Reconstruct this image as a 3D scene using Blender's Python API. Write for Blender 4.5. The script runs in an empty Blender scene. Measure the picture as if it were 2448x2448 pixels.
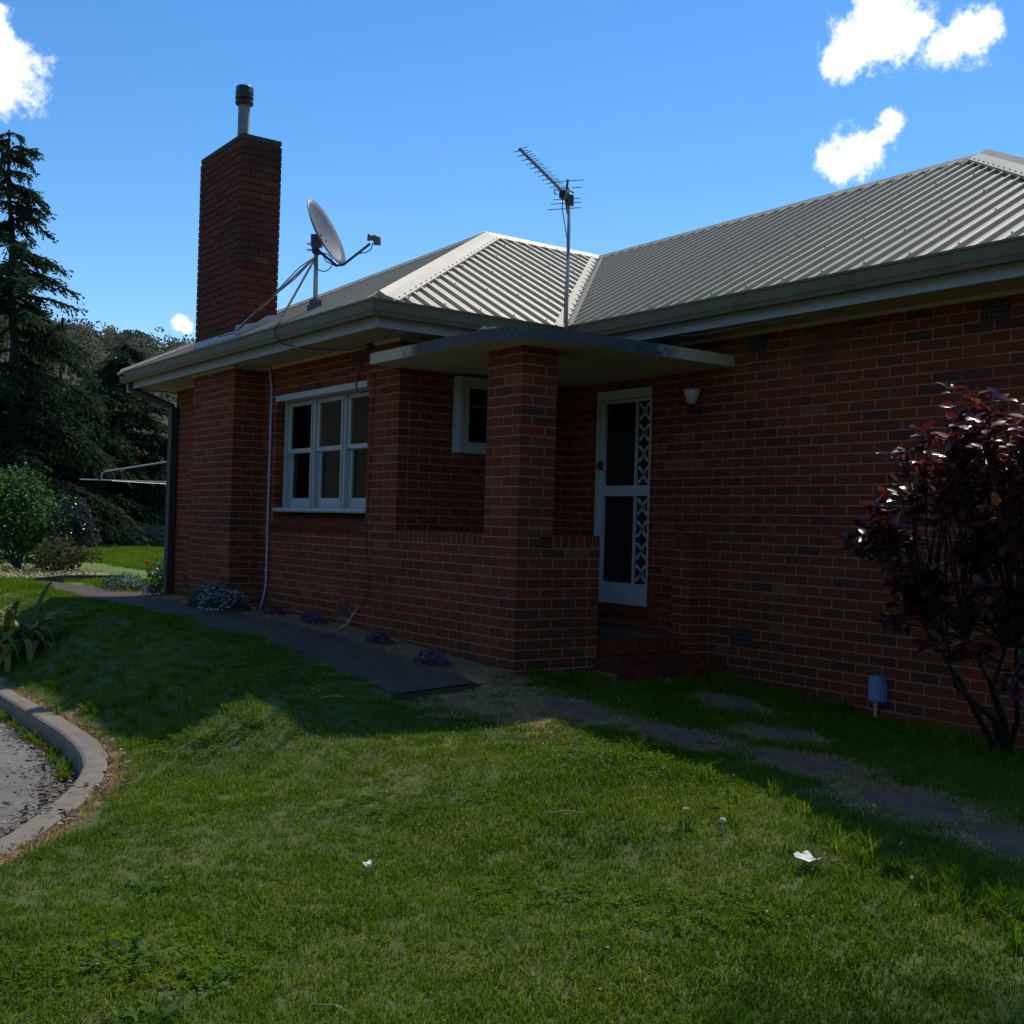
import bpy, math, random
import numpy as np
from mathutils import Vector, Matrix

scene = bpy.context.scene
C = scene.collection
R = math.radians
rnd = random.Random(7)

# ------------------------------------------------------------------ camera
cam_d = bpy.data.cameras.new('camera'); cam = bpy.data.objects.new('camera', cam_d); C.objects.link(cam)
_r = Vector((0.58192826, 0.81274167, 0.02846884)); _u = Vector((-0.00777606, -0.0294442, 0.99953618)); _f = Vector((-0.81320295, 0.58187972, 0.01081448))
cam.matrix_world = Matrix(((_r.x, _u.x, -_f.x, 7.23873), (_r.y, _u.y, -_f.y, -5.23769), (_r.z, _u.z, -_f.z, 1.14173), (0, 0, 0, 1)))
cam_d.sensor_width = 36.0; cam_d.lens = 40.3725; cam_d.clip_start = 0.05; cam_d.clip_end = 4000
scene.camera = cam
CAM = Vector((7.23873, -5.23769, 1.14173))

# ------------------------------------------------------------------ sky, sun, exposure
SUN = Vector((-0.27, 0.60, 1.0)).normalized()
SUN_EL = math.asin(SUN.z); SUN_AZ = math.atan2(SUN.x, SUN.y)
world = bpy.data.worlds.new('World'); scene.world = world; world.use_nodes = True
def build_world():
    nt = world.node_tree; nt.nodes.clear(); N = nt.nodes.new; L = nt.links.new
    out = N('ShaderNodeOutputWorld')
    sky = N('ShaderNodeTexSky'); sky.sky_type = 'NISHITA'; sky.sun_disc = False
    sky.sun_elevation = SUN_EL; sky.sun_rotation = SUN_AZ % (2*math.pi)
    sky.altitude = 400; sky.air_density = 1.0; sky.dust_density = 0.1; sky.ozone_density = 3.0
    bg = N('ShaderNodeBackground'); bg.inputs['Strength'].default_value = 0.15
    hs = N('ShaderNodeHueSaturation'); hs.inputs['Saturation'].default_value = 1.28
    L(sky.outputs['Color'], hs.inputs['Color']); L(hs.outputs['Color'], bg.inputs['Color'])
    cl = N('ShaderNodeBackground'); cl.inputs['Color'].default_value = (1.0, 0.985, 0.96, 1); cl.inputs['Strength'].default_value = 1.55
    tc = N('ShaderNodeTexCoord')
    def math_(op, a, b=None, clamp=False):
        m = N('ShaderNodeMath'); m.operation = op; m.use_clamp = clamp
        for i, v in enumerate((a, b)):
            if v is None: continue
            if isinstance(v, (int, float)): m.inputs[i].default_value = v
            else: L(v, m.inputs[i])
        return m.outputs[0]
    def noise(scale, detail, rough=0.6, off=(0, 0, 0)):
        mp = N('ShaderNodeMapping'); mp.inputs['Location'].default_value = off
        L(tc.outputs['Generated'], mp.inputs['Vector'])
        n = N('ShaderNodeTexNoise'); n.inputs['Scale'].default_value = scale; n.inputs['Detail'].default_value = detail; n.inputs['Roughness'].default_value = rough
        L(mp.outputs['Vector'], n.inputs['Vector']); return n.outputs['Fac']
    blobs = [(-0.930, 0.160, 0.334, .034), (-0.926, 0.178, 0.330, .026), (-0.931, 0.172, 0.317, .022), (-0.936, 0.156, 0.347, .026),
             (-0.560, 0.733, 0.388, .026), (-0.575, 0.728, 0.378, .017), (-0.546, 0.741, 0.391, .023), (-0.551, 0.732, 0.404, .020), (-0.588, 0.722, 0.371, .011), (-0.535, 0.749, 0.389, .013),
             (-0.506, 0.776, 0.378, .017), (-0.521, 0.767, 0.374, .014), (-0.497, 0.780, 0.382, .013),
             (-0.594, 0.745, 0.302, .018), (-0.605, 0.738, 0.302, .011), (-0.583, 0.752, 0.306, .015), (-0.598, 0.745, 0.292, .011), (-0.572, 0.757, 0.316, .0085), (-0.563, 0.759, 0.328, .009),
             (-0.931, 0.325, 0.1585, .006), (-0.929, 0.329, 0.156, .005),
             (0.55, 0.60, 0.45, .09), (0.60, 0.52, 0.43, .07), (-0.3, -0.75, 0.5, .10), (-0.42, -0.7, 0.48, .08), (0.7, -0.5, 0.4, .1), (-0.6, -0.3, 0.7, .07)]
    fld = None
    for x, y, z, r in blobs:
        v = Vector((x, y, z)).normalized()
        d = N('ShaderNodeVectorMath'); d.operation = 'DISTANCE'; L(tc.outputs['Generated'], d.inputs[0]); d.inputs[1].default_value = v
        t = math_('SUBTRACT', 1.0, math_('DIVIDE', d.outputs['Value'], r*1.12))
        fld = t if fld is None else math_('SMOOTH_MAX', fld, t)
        if fld is not t: fld.node.inputs[2].default_value = 0.22
    n1 = math_('MULTIPLY', math_('SUBTRACT', noise(30, 10, .66), 0.5), 2.2)
    n2 = math_('MULTIPLY', math_('SUBTRACT', noise(105, 8, .68, (3, 1, 2)), 0.5), 1.5)
    s = math_('ADD', fld, math_('ADD', n1, n2))
    ss = N('ShaderNodeMapRange'); ss.interpolation_type = 'SMOOTHSTEP'; ss.inputs['From Min'].default_value = -0.30; ss.inputs['From Max'].default_value = 0.72
    L(s, ss.inputs['Value'])
    gate = N('ShaderNodeMapRange'); gate.inputs['From Min'].default_value = -1.4; gate.inputs['From Max'].default_value = -0.35; L(fld, gate.inputs['Value'])
    msk = math_('MULTIPLY', ss.outputs['Result'], gate.outputs['Result'], True)
    mx = N('ShaderNodeMixShader'); L(msk, mx.inputs['Fac']); L(bg.outputs[0], mx.inputs[1]); L(cl.outputs[0], mx.inputs[2])
    L(mx.outputs[0], out.inputs['Surface'])
build_world()
sun_d = bpy.data.lights.new('sun', 'SUN'); sun_d.energy = 3.3; sun_d.angle = R(0.9); sun_d.color = (1.0, 0.95, 0.86)
sun = bpy.data.objects.new('sun', sun_d); C.objects.link(sun); sun.location = (-10, 20, 40)
sun.rotation_euler = (-SUN).to_track_quat('-Z', 'Y').to_euler()
vs = scene.view_settings; vs.view_transform = 'Standard'; vs.look = 'None'; vs.gamma = 1.0; vs.use_curve_mapping = False; vs.exposure = 0.08
scene.cycles.max_bounces = 6; scene.cycles.transparent_max_bounces = 8

# ------------------------------------------------------------------ helpers
class MB:
    def __init__(s): s.v = []; s.f = []; s.t = []; s.tone = 0.5
    def face(s, pts, tone=None):
        i = len(s.v); s.v.extend([tuple(p) for p in pts]); s.f.append(tuple(range(i, i+len(pts)))); s.t.append(s.tone if tone is None else tone)
    def mesh(s, vs_, fs, tone=None):
        i = len(s.v); s.v.extend([tuple(p) for p in vs_])
        for f in fs: s.f.append(tuple(i+k for k in f)); s.t.append(s.tone if tone is None else tone)
    def box(s, a, b, tone=None):
        x0, y0, z0 = (min(a[i], b[i]) for i in range(3)); x1, y1, z1 = (max(a[i], b[i]) for i in range(3))
        s.mesh([(x0,y0,z0),(x1,y0,z0),(x1,y1,z0),(x0,y1,z0),(x0,y0,z1),(x1,y0,z1),(x1,y1,z1),(x0,y1,z1)],
               [(0,3,2,1),(4,5,6,7),(0,1,5,4),(1,2,6,5),(2,3,7,6),(3,0,4,7)], tone)
    def obox(s, c, ax, ay, az, tone=None):   # oriented box: centre and three half-axes
        c, ax, ay, az = map(Vector, (c, ax, ay, az))
        P = [c+sx*ax+sy*ay+sz*az for sz in (-1, 1) for sx, sy in ((-1,-1),(1,-1),(1,1),(-1,1))]
        s.mesh(P, [(0,3,2,1),(4,5,6,7),(0,1,5,4),(1,2,6,5),(2,3,7,6),(3,0,4,7)], tone)
    def tube(s, pts, rad, n=6, caps=True, tone=None):
        pts = [Vector(p) for p in pts]; m = len(pts)
        rads = rad if isinstance(rad, (list, tuple)) else [rad]*m
        rings = []; up = None
        for i, p in enumerate(pts):
            d = (pts[min(i+1, m-1)]-pts[max(i-1, 0)])
            d = d.normalized() if d.length > 1e-9 else Vector((0, 0, 1))
            if up is None:
                up = Vector((0, 0, 1)) if abs(d.z) < .9 else Vector((1, 0, 0))
            a = d.cross(up)
            if a.length < 1e-6: a = d.orthogonal()
            a.normalize(); b = a.cross(d).normalized(); up = b
            rings.append([p+rads[i]*(math.cos(2*math.pi*k/n)*a+math.sin(2*math.pi*k/n)*b) for k in range(n)])
        V = [q for rg in rings for q in rg]; F = []
        for i in range(m-1):
            for k in range(n):
                F.append((i*n+k, i*n+(k+1) % n, (i+1)*n+(k+1) % n, (i+1)*n+k))
        if caps: F.append(tuple(range(n-1, -1, -1))); F.append(tuple((m-1)*n+k for k in range(n)))
        s.mesh(V, F, tone)
    def lathe(s, prof, c, n=20, axis=None, tone=None):   # prof: (radius, height)
        c = Vector(c); z = Vector(axis or (0, 0, 1)).normalized(); x = z.orthogonal().normalized(); y = z.cross(x)
        V = []; F = []
        for r_, h in prof: V += [c+z*h+r_*(math.cos(2*math.pi*k/n)*x+math.sin(2*math.pi*k/n)*y) for k in range(n)]
        for i in range(len(prof)-1):
            for k in range(n): F.append((i*n+k, i*n+(k+1) % n, (i+1)*n+(k+1) % n, (i+1)*n+k))
        s.mesh(V, F, tone)
    def prism(s, poly, z0, z1, tone=None):
        n = len(poly)
        s.face([(p[0], p[1], z1) for p in poly], tone); s.face([(p[0], p[1], z0) for p in reversed(poly)], tone)
        for i in range(n):
            a, b = poly[i], poly[(i+1) % n]; s.face([(a[0],a[1],z0),(b[0],b[1],z0),(b[0],b[1],z1),(a[0],a[1],z1)], tone)
    def data(s, name, mat, smooth=False):
        me = bpy.data.meshes.new(name); me.from_pydata(s.v, [], s.f)
        at = me.attributes.new('tone', 'FLOAT', 'FACE'); at.data.foreach_set('value', np.array(s.t, dtype=np.float32))
        for m_ in (mat if isinstance(mat, (list, tuple)) else [mat]): me.materials.append(m_)
        if smooth: me.polygons.foreach_set('use_smooth', np.ones(len(me.polygons), dtype=bool))
        me.update(); return me
    def build(s, name, mat, parent=None, smooth=False):
        return link(name, s.data(name, mat, smooth), parent)
def link(name, data, parent=None):
    o = bpy.data.objects.new(name, data); C.objects.link(o)
    if parent is not None:
        o.parent = parent; o.matrix_parent_inverse = Matrix.Translation(-ROOTLOC.get(parent.name, Vector((0, 0, 0))))
    return o
ROOTLOC = {}
def wloc(o):
    return ROOTLOC.get(o.name, Vector((0, 0, 0)))
def thing(name, label, cat, loc=(0, 0, 0), group=None):
    o = bpy.data.objects.new(name, None); C.objects.link(o); o.location = loc; o.empty_display_size = .2
    ROOTLOC[o.name] = Vector(loc); o['label'] = label; o['category'] = cat; o['kind'] = 'thing'
    if group: o['group'] = group
    return o
def tag(o, label, cat, group=None):
    o['label'] = label; o['category'] = cat; o['kind'] = 'thing'
    if group: o['group'] = group
    return o
def struct(o): o['kind'] = 'structure'; return o
def stuff(o): o['kind'] = 'stuff'; return o
def sstep(a, b, x):
    t = min(max((x-a)/(b-a), 0), 1); return t*t*(3-2*t)

# ------------------------------------------------------------------ materials
def mat(name, c1, c2=None, rough=.6, scale=20, detail=4, bump=0, bscale=None, metal=0, spec=.5, tone=False, stain=None, translucent=0, ramp=None, instrand=False, worldn=None):
    m = bpy.data.materials.new(name); m.use_nodes = True; nt = m.node_tree; N = nt.nodes.new; L = nt.links.new
    b = nt.nodes['Principled BSDF']; b.inputs['Roughness'].default_value = rough; b.inputs['Metallic'].default_value = metal
    b.inputs['Specular IOR Level'].default_value = spec
    tc = N('ShaderNodeTexCoord'); geo = N('ShaderNodeNewGeometry'); vec = geo.outputs['Position']
    no = N('ShaderNodeTexNoise'); no.inputs['Scale'].default_value = scale; no.inputs['Detail'].default_value = detail; no.inputs['Roughness'].default_value = .6
    L(vec, no.inputs['Vector'])
    c2 = c2 or c1
    if ramp:
        at = N('ShaderNodeAttribute'); at.attribute_name = 'tone'
        rp = N('ShaderNodeValToRGB'); e = rp.color_ramp.elements
        while len(e) < len(ramp): e.new(.5)
        for i, (p, c) in enumerate(ramp): e[i].position = p; e[i].color = (*c, 1)
        fac = at.outputs['Fac']
        if instrand:
            oi = N('ShaderNodeObjectInfo'); ma = N('ShaderNodeMath'); ma.operation = 'MULTIPLY_ADD'; ma.inputs[1].default_value = .3; L(oi.outputs['Random'], ma.inputs[0]); 
            sb = N('ShaderNodeMath'); sb.operation = 'SUBTRACT'; sb.inputs[1].default_value = .15; L(fac, sb.inputs[0]); L(sb.outputs[0], ma.inputs[2]); fac = ma.outputs[0]
        if worldn:
            wn = N('ShaderNodeTexNoise'); wn.inputs['Scale'].default_value = worldn[0]; wn.inputs['Detail'].default_value = 4; L(vec, wn.inputs['Vector'])
            s1 = N('ShaderNodeMath'); s1.operation = 'SUBTRACT'; s1.inputs[1].default_value = .5; L(wn.outputs['Fac'], s1.inputs[0])
            s2 = N('ShaderNodeMath'); s2.operation = 'MULTIPLY_ADD'; s2.inputs[1].default_value = worldn[1]; L(s1.outputs[0], s2.inputs[0]); L(fac, s2.inputs[2]); fac = s2.outputs[0]
        L(fac, rp.inputs['Fac'])
        mx = N('ShaderNodeMix'); mx.data_type = 'RGBA'; mx.blend_type = 'MULTIPLY'; mx.inputs['Factor'].default_value = 1
        mr = N('ShaderNodeMapRange'); mr.inputs['To Min'].default_value = 1-c1; mr.inputs['To Max'].default_value = 1+c1; L(no.outputs['Fac'], mr.inputs['Value'])
        L(rp.outputs['Color'], mx.inputs['A']); L(mr.outputs['Result'], mx.inputs['B']); col = mx.outputs['Result']
    else:
        rp = N('ShaderNodeValToRGB'); e = rp.color_ramp.elements; e[0].position = .32; e[1].position = .68
        e[0].color = (*c1, 1); e[1].color = (*c2, 1); L(no.outputs['Fac'], rp.inputs['Fac']); col = rp.outputs['Color']
    if stain:   # (colour, scale, lo, hi)
        sn = N('ShaderNodeTexNoise'); sn.inputs['Scale'].default_value = stain[1]; sn.inputs['Detail'].default_value = 6; sn.inputs['Roughness'].default_value = .65; L(vec, sn.inputs['Vector'])
        mr = N('ShaderNodeMapRange'); mr.interpolation_type = 'SMOOTHSTEP'; mr.inputs['From Min'].default_value = stain[2]; mr.inputs['From Max'].default_value = stain[3]; L(sn.outputs['Fac'], mr.inputs['Value'])
        mx = N('ShaderNodeMix'); mx.data_type = 'RGBA'; L(mr.outputs['Result'], mx.inputs['Factor']); L(col, mx.inputs['A']); mx.inputs['B'].default_value = (*stain[0], 1); col = mx.outputs['Result']
    L(col, b.inputs['Base Color'])
    if bump:
        bn = N('ShaderNodeTexNoise'); bn.inputs['Scale'].default_value = bscale or scale*3; bn.inputs['Detail'].default_value = 5; L(vec, bn.inputs['Vector'])
        bp = N('ShaderNodeBump'); bp.inputs['Strength'].default_value = bump; bp.inputs['Distance'].default_value = .02; L(bn.outputs['Fac'], bp.inputs['Height']); L(bp.outputs['Normal'], b.inputs['Normal'])
    if translucent:
        tr = N('ShaderNodeBsdfTranslucent'); L(col, tr.inputs['Color']); ms = N('ShaderNodeMixShader'); ms.inputs['Fac'].default_value = translucent
        out = nt.nodes['Material Output']; L(b.outputs[0], ms.inputs[1]); L(tr.outputs[0], ms.inputs[2]); L(ms.outputs[0], out.inputs['Surface'])
    m['col'] = 1
    return m
M = {}
M['brick'] = mat('brick_clay', .5, worldn=(.8, .34), spec=.12, rough=.9, scale=48, detail=5, bump=.35, bscale=140,
    ramp=[(0, (.080, .030, .022)), (.14, (.104, .029, .017)), (.3, (.140, .030, .013)), (.6, (.172, .036, .014)), (.85, (.195, .046, .017)), (1, (.20, .066, .028))],
    stain=((.035, .026, .024), 1.1, .62, .84))
M['oldbrick'] = mat('weathered_chimney_brick', .3, rough=.9, scale=40, detail=5, bump=.5, bscale=110, spec=.2,
    ramp=[(0, (.06, .026, .020)), (.3, (.10, .029, .019)), (.7, (.128, .034, .020)), (1, (.15, .048, .028))], stain=((.03, .024, .022), .9, .52, .74))
M['mortar'] = mat('sandy_mortar', (.20, .125, .070), (.28, .18, .105), stain=((.085, .052, .034), 1.3, .5, .78), rough=.95, scale=60, bump=.5, bscale=200, spec=.1)
M['darkmortar'] = mat('eroded_mortar', (.05, .04, .035), (.14, .10, .08), rough=.95, scale=30, bump=.6, bscale=120, spec=.1)
M['roof'] = mat('roof_steel_cream', (.42, .335, .205), (.47, .38, .24), rough=.5, scale=6, metal=0, spec=.5, stain=((.27, .205, .13), 1.7, .56, .85))
M['cap'] = mat('roof_cap_steel', (.40, .325, .205), (.45, .37, .24), rough=.5, scale=5)
M['gutter'] = mat('gutter_paint', (.120, .096, .054), (.150, .122, .070), spec=.25, rough=.55, scale=9, stain=((.07, .053, .03), 3, .56, .8))
M['fascia'] = mat('white_fascia_paint', (.27, .285, .29), (.33, .34, .345), rough=.55, scale=12)
M['soffit'] = mat('cream_soffit', (.33, .27, .16), (.38, .31, .19), rough=.8, scale=8)
M['white'] = mat('white_joinery_paint', (.33, .34, .335), (.40, .41, .40), rough=.5, scale=14, stain=((.28, .27, .24), 7, .64, .85))
M['screen'] = mat('white_aluminium', (.40, .42, .43), (.46, .475, .48), rough=.4, scale=10)
M['glass'] = mat('dark_window_glass', (.012, .014, .016), (.016, .018, .02), rough=.06, spec=.55)
def glass():
    m = bpy.data.materials.new('window_glass'); m.use_nodes = True; nt = m.node_tree; nt.nodes.clear(); N = nt.nodes.new; L = nt.links.new
    o = N('ShaderNodeOutputMaterial'); t = N('ShaderNodeBsdfTransparent'); t.inputs['Color'].default_value = (.78, .82, .82, 1); g = N('ShaderNodeBsdfGlossy'); g.inputs['Roughness'].default_value = .03
    f = N('ShaderNodeFresnel'); f.inputs['IOR'].default_value = 1.45; x = N('ShaderNodeMixShader'); L(f.outputs[0], x.inputs['Fac']); L(t.outputs[0], x.inputs[1]); L(g.outputs[0], x.inputs[2]); L(x.outputs[0], o.inputs['Surface']); return m
M['glass'] = glass()
M['mesh'] = mat('fly_screen_mesh', (.012, .013, .014), (.018, .018, .018), rough=.75, scale=300, spec=.15)
M['blind'] = mat('venetian_blind', (.60, .62, .62), (.68, .70, .70), rough=.7, scale=30)
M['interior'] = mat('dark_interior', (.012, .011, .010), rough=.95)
M['slab'] = mat('porch_slab_concrete', (.42, .39, .31), (.50, .46, .37), rough=.85, scale=7, bump=.2)
M['terracotta'] = mat('terracotta_vent', (.075, .032, .026), (.10, .04, .03), rough=.9, scale=40, bump=.3)
M['dark'] = mat('black_metal', (.015, .015, .016), (.025, .025, .025), rough=.45)
M['darkgrey'] = mat('dark_grey_metal', (.04, .045, .055), (.06, .065, .075), rough=.5, scale=15)
M['galv'] = mat('galvanised_steel', (.30, .33, .36), (.42, .44, .46), rough=.42, scale=30, metal=.6)
M['dish'] = mat('dish_grey_paint', (.12, .12, .125), (.145, .145, .15), rough=.5, scale=10)
M['cable'] = mat('black_cable', (.012, .012, .013), rough=.5)
M['conduit'] = mat('pale_blue_conduit', (.26, .30, .38), (.31, .35, .43), rough=.5, scale=12)
M['cord'] = mat('brown_cord', (.06, .025, .02), (.09, .04, .03), rough=.8, scale=20)
M['brownpipe'] = mat('brown_downpipe', (.028, .020, .017), (.042, .028, .022), rough=.6, scale=10)
M['greypipe'] = mat('grey_downpipe', (.045, .037, .031), (.06, .05, .042), rough=.7, scale=10)
M['bluebox'] = mat('blue_grey_box', (.16, .21, .31), (.19, .24, .345), rough=.5, scale=10)
M['brass'] = mat('brass_pipe', (.35, .24, .13), (.42, .30, .17), rough=.5, scale=20)
M['opal'] = mat('opal_lamp_glass', (.36, .34, .34), (.40, .38, .38), rough=.35)
M['path'] = mat('path_concrete', (.072, .041, .023), (.112, .067, .039), rough=.92, scale=5, detail=8, bump=.4, bscale=60, stain=((.038, .025, .014), 2.2, .46, .70))
M['kerb'] = mat('kerb_concrete', (.165, .132, .094), (.24, .20, .148), rough=.92, scale=7, detail=8, bump=.4, bscale=70, stain=((.15, .115, .085), 4, .55, .75))
M['drive'] = mat('driveway_concrete', (.13, .115, .094), (.20, .178, .148), rough=.92, scale=3, detail=8, bump=.3, bscale=80, stain=((.12, .10, .09), 1.6, .52, .75))
M['stone'] = mat('stepping_stone', (.150, .070, .036), (.235, .120, .065), rough=.9, scale=9, detail=7, bump=.5, bscale=60, stain=((.06, .06, .025), 6, .55, .72))
M['soil'] = mat('lawn_soil', (.045, .064, .006), (.085, .105, .010), rough=.95, scale=3.5, detail=8, bump=.7, bscale=30, stain=((.10, .075, .035), 1.4, .62, .82))
M['farlawn'] = mat('far_lawn_soil', (.085, .140, .007), (.135, .195, .012), rough=.95, scale=1.2, detail=8, bump=.8, bscale=20)
M['drysoil'] = mat('dry_bed_soil', (.12, .072, .032), (.24, .155, .07), rough=.95, scale=18, detail=8, bump=.8, bscale=60)
M['mulch'] = mat('straw_mulch', .4, rough=.9, scale=25, ramp=[(0, (.20, .14, .07)), (.5, (.38, .28, .15)), (1, (.55, .44, .27))])
M['grass'] = mat('grass_blades', .15, rough=.8, scale=3, spec=.06, translucent=.5, instrand=True, worldn=(1.3, .9),
    ramp=[(0, (.042, .084, .005)), (.3, (.084, .156, .006)), (.55, (.128, .215, .008)), (.78, (.195, .265, .012)), (.92, (.31, .275, .045)), (1, (.42, .33, .13))])
M['drygrass'] = mat('dry_grass_blades', .2, rough=.7, scale=8, translucent=.25, ramp=[(0, (.22, .125, .045)), (.5, (.42, .26, .105)), (.82, (.52, .36, .16)), (1, (.09, .13, .03))])
M['weed'] = mat('broad_weed_leaf', .25, rough=.7, spec=.12, scale=30, translucent=.25, ramp=[(0, (.025, .060, .008)), (.6, (.055, .115, .012)), (1, (.10, .18, .022))])
M['conifer'] = mat('conifer_needles', .3, rough=.85, scale=2.5, spec=.1, translucent=.35, ramp=[(0, (.022, .040, .020)), (.45, (.042, .075, .030)), (.8, (.070, .115, .034)), (1, (.115, .16, .040))])
M['bark'] = mat('dark_bark', (.012, .010, .009), (.028, .022, .018), rough=.95, scale=12, bump=.8)
M['greybark'] = mat('grey_bark', (.09, .08, .07), (.16, .14, .125), rough=.95, scale=14, bump=.6)
M['gum'] = mat('hill_gum_foliage', .25, rough=.85, scale=.2, ramp=[(0, (.06, .068, .042)), (.35, (.115, .12, .070)), (.7, (.18, .17, .105)), (.9, (.23, .185, .125)), (1, (.27, .19, .14))], translucent=.4)
M['hill'] = mat('hill_scrub', (.045, .046, .026), (.075, .070, .042), rough=1, scale=.1, detail=8)
M['bushleaf'] = mat('fresh_green_leaf', .25, rough=.42, scale=9, translucent=.45, ramp=[(0, (.022, .060, .016)), (.5, (.055, .125, .022)), (1, (.12, .20, .035))])
M['greyleaf'] = mat('glossy_grey_leaf', .2, rough=.3, scale=9, translucent=.25, ramp=[(0, (.02, .03, .024)), (.6, (.045, .055, .05)), (1, (.08, .08, .085))])
M['oliveleaf'] = mat('olive_brown_leaf', .25, rough=.6, scale=9, translucent=.35, ramp=[(0, (.03, .035, .014)), (.5, (.075, .075, .022)), (1, (.13, .105, .03))])
M['strap'] = mat('strap_leaf', .2, rough=.55, spec=.2, scale=6, translucent=.30, ramp=[(0, (.08, .11, .015)), (.5, (.18, .20, .03)), (.85, (.28, .26, .05)), (1, (.34, .18, .03))])
M['roseleaf'] = mat('red_rose_leaf', .2, rough=.3, scale=20, spec=.6, translucent=.3, ramp=[(0, (.022, .028, .022)), (.25, (.042, .026, .032)), (.5, (.11, .020, .026)), (.75, (.22, .026, .024)), (.92, (.30, .055, .022)), (1, (.32, .10, .03))])
M['rosestem'] = mat('rose_stem', (.018, .014, .011), (.035, .022, .018), rough=.7, scale=20)
M['whitepetal'] = mat('white_petals', .1, rough=.7, translucent=.3, ramp=[(0, (.20, .22, .26)), (1, (.46, .47, .52))])
M['pinkpetal'] = mat('magenta_petals', .15, rough=.6, translucent=.3, ramp=[(0, (.20, .008, .16)), (1, (.46, .03, .38))])
M['redpetal'] = mat('red_petals', (.55, .02, .012), (.70, .05, .02), rough=.6, translucent=.35)
M['lowfoliage'] = mat('low_foliage', .25, rough=.6, translucent=.3, scale=20, ramp=[(0, (.02, .035, .018)), (1, (.055, .085, .04))])
M['deadleaf'] = mat('dead_leaves', .3, rough=.85, scale=30, ramp=[(0, (.045, .028, .018)), (.5, (.12, .075, .045)), (.85, (.24, .17, .11)), (1, (.42, .36, .29))])
M['timber'] = mat('grey_timber', (.075, .07, .065), (.14, .13, .12), rough=.9, scale=9, bump=.4)
M['edging'] = mat('timber_edging', (.07, .05, .035), (.12, .085, .06), rough=.9, scale=9)
M['paper'] = mat('crumpled_paper', (.70, .64, .50), (.80, .75, .64), rough=.8, scale=30)
M['mush'] = mat('mushroom_skin', (.45, .34, .26), (.56, .45, .36), rough=.7, scale=30)
M['twig'] = mat('dry_twig', (.28, .21, .13), (.38, .30, .19), rough=.9, scale=30)
M['panel'] = mat('greygreen_panel', (.16, .18, .17), (.20, .22, .21), rough=.6, scale=9)
M['flue'] = mat('flue_steel', (.16, .15, .145), (.24, .225, .21), rough=.6, scale=14)

def dry_soil(m):
    nt = m.node_tree; N = nt.nodes.new; L = nt.links.new; b = nt.nodes['Principled BSDF']; src = b.inputs['Base Color'].links[0].from_socket
    a = N('ShaderNodeAttribute'); a.attribute_name = 'dry'; g = N('ShaderNodeNewGeometry'); n = N('ShaderNodeTexNoise'); n.inputs['Scale'].default_value = 14; n.inputs['Detail'].default_value = 7; L(g.outputs['Position'], n.inputs['Vector'])
    ad = N('ShaderNodeMath'); ad.operation = 'ADD'; L(a.outputs['Fac'], ad.inputs[0]); L(n.outputs['Fac'], ad.inputs[1]); mr = N('ShaderNodeMapRange'); mr.inputs['From Min'].default_value = .75; mr.inputs['From Max'].default_value = 1.15; L(ad.outputs[0], mr.inputs['Value'])
    r = N('ShaderNodeValToRGB'); r.color_ramp.elements[0].color = (.17, .095, .034, 1); r.color_ramp.elements[1].color = (.44, .265, .105, 1); r.color_ramp.elements[0].position = .3; r.color_ramp.elements[1].position = .7; n2 = N('ShaderNodeTexNoise'); n2.inputs['Scale'].default_value = 40; n2.inputs['Detail'].default_value = 6; L(g.outputs['Position'], n2.inputs['Vector']); L(n2.outputs['Fac'], r.inputs['Fac'])
    x = N('ShaderNodeMix'); x.data_type = 'RGBA'; L(mr.outputs['Result'], x.inputs['Factor']); L(src, x.inputs['A']); L(r.outputs['Color'], x.inputs['B']); L(x.outputs['Result'], b.inputs['Base Color'])
dry_soil(M['soil'])
# ------------------------------------------------------------------ ground form
KO = [(-60,-2.88),(-14,-2.88),(-3.9,-2.88),(-2.7,-2.87),(-2.1,-2.85),(-1.4,-2.86),(-.9,-2.88),(-.41,-2.96),(-.09,-3.06),(.28,-3.20),(.6,-3.35),(.85,-3.49),(1.13,-3.68),(1.36,-3.83),(1.65,-4.07),(2.2,-4.62),(2.9,-5.6),(3.5,-7.2),(3.9,-9.5)]
KI = [(-60,-3.03),(-14,-3.03),(-3.9,-3.03),(-2.7,-3.02),(-2.1,-3.02),(-1.4,-3.02),(-.93,-3.05),(-.5,-3.11),(-.2,-3.18),(.1,-3.29),(.38,-3.42),(.66,-3.57),(.95,-3.75),(1.2,-3.91),(1.5,-4.15),(2.05,-4.72),(2.75,-5.7),(3.35,-7.3),(3.75,-9.5)]
KM = [((a[0]+b[0])/2, (a[1]+b[1])/2) for a, b in zip(KO, KI)]
STONES = [(-.15, -.62, .46, .30, 'charcoal stepping stone nearest the path end and the porch corner'), (.95, -.14, .38, .27, 'grey stepping stone in dry grass in front of the brick steps'), (1.80, .08, .42, .27, 'reddish stepping stone with a dead leaf on its edge'), (1.98, .78, .33, .22, 'stepping stone behind the reddish one, closer to the wall'), (1.12, 1.22, .36, .20, 'mostly buried stepping stone against the right wall near the low air vent'), (2.66, .24, .40, .27, 'grey stepping stone with tall dry grass at its corner'), (3.55, .05, .44, .28, 'long reddish stepping stone in front of the red leaved shrub'), (4.28, -.08, .42, .26, 'stepping stone cut by the right edge below the red leaved shrub')]
ZK = -.44; ZD = -.60
BX = [-60,-40,-14,-9,-7,-5,-2.7,-1,0,.45,.95,1.42,1.66,2.7,4,7,12,30]; BZ = [.02,.02,.03,.06,.08,.11,.095,.01,-.035,-.105,-.155,-.195,-.215,-.24,-.29,-.41,-.5,-.6]
def base_z(x): return float(np.interp(x, BX, BZ))
_DP = np.array(KM+[(3.9,-14),(-60,-14)])
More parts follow.
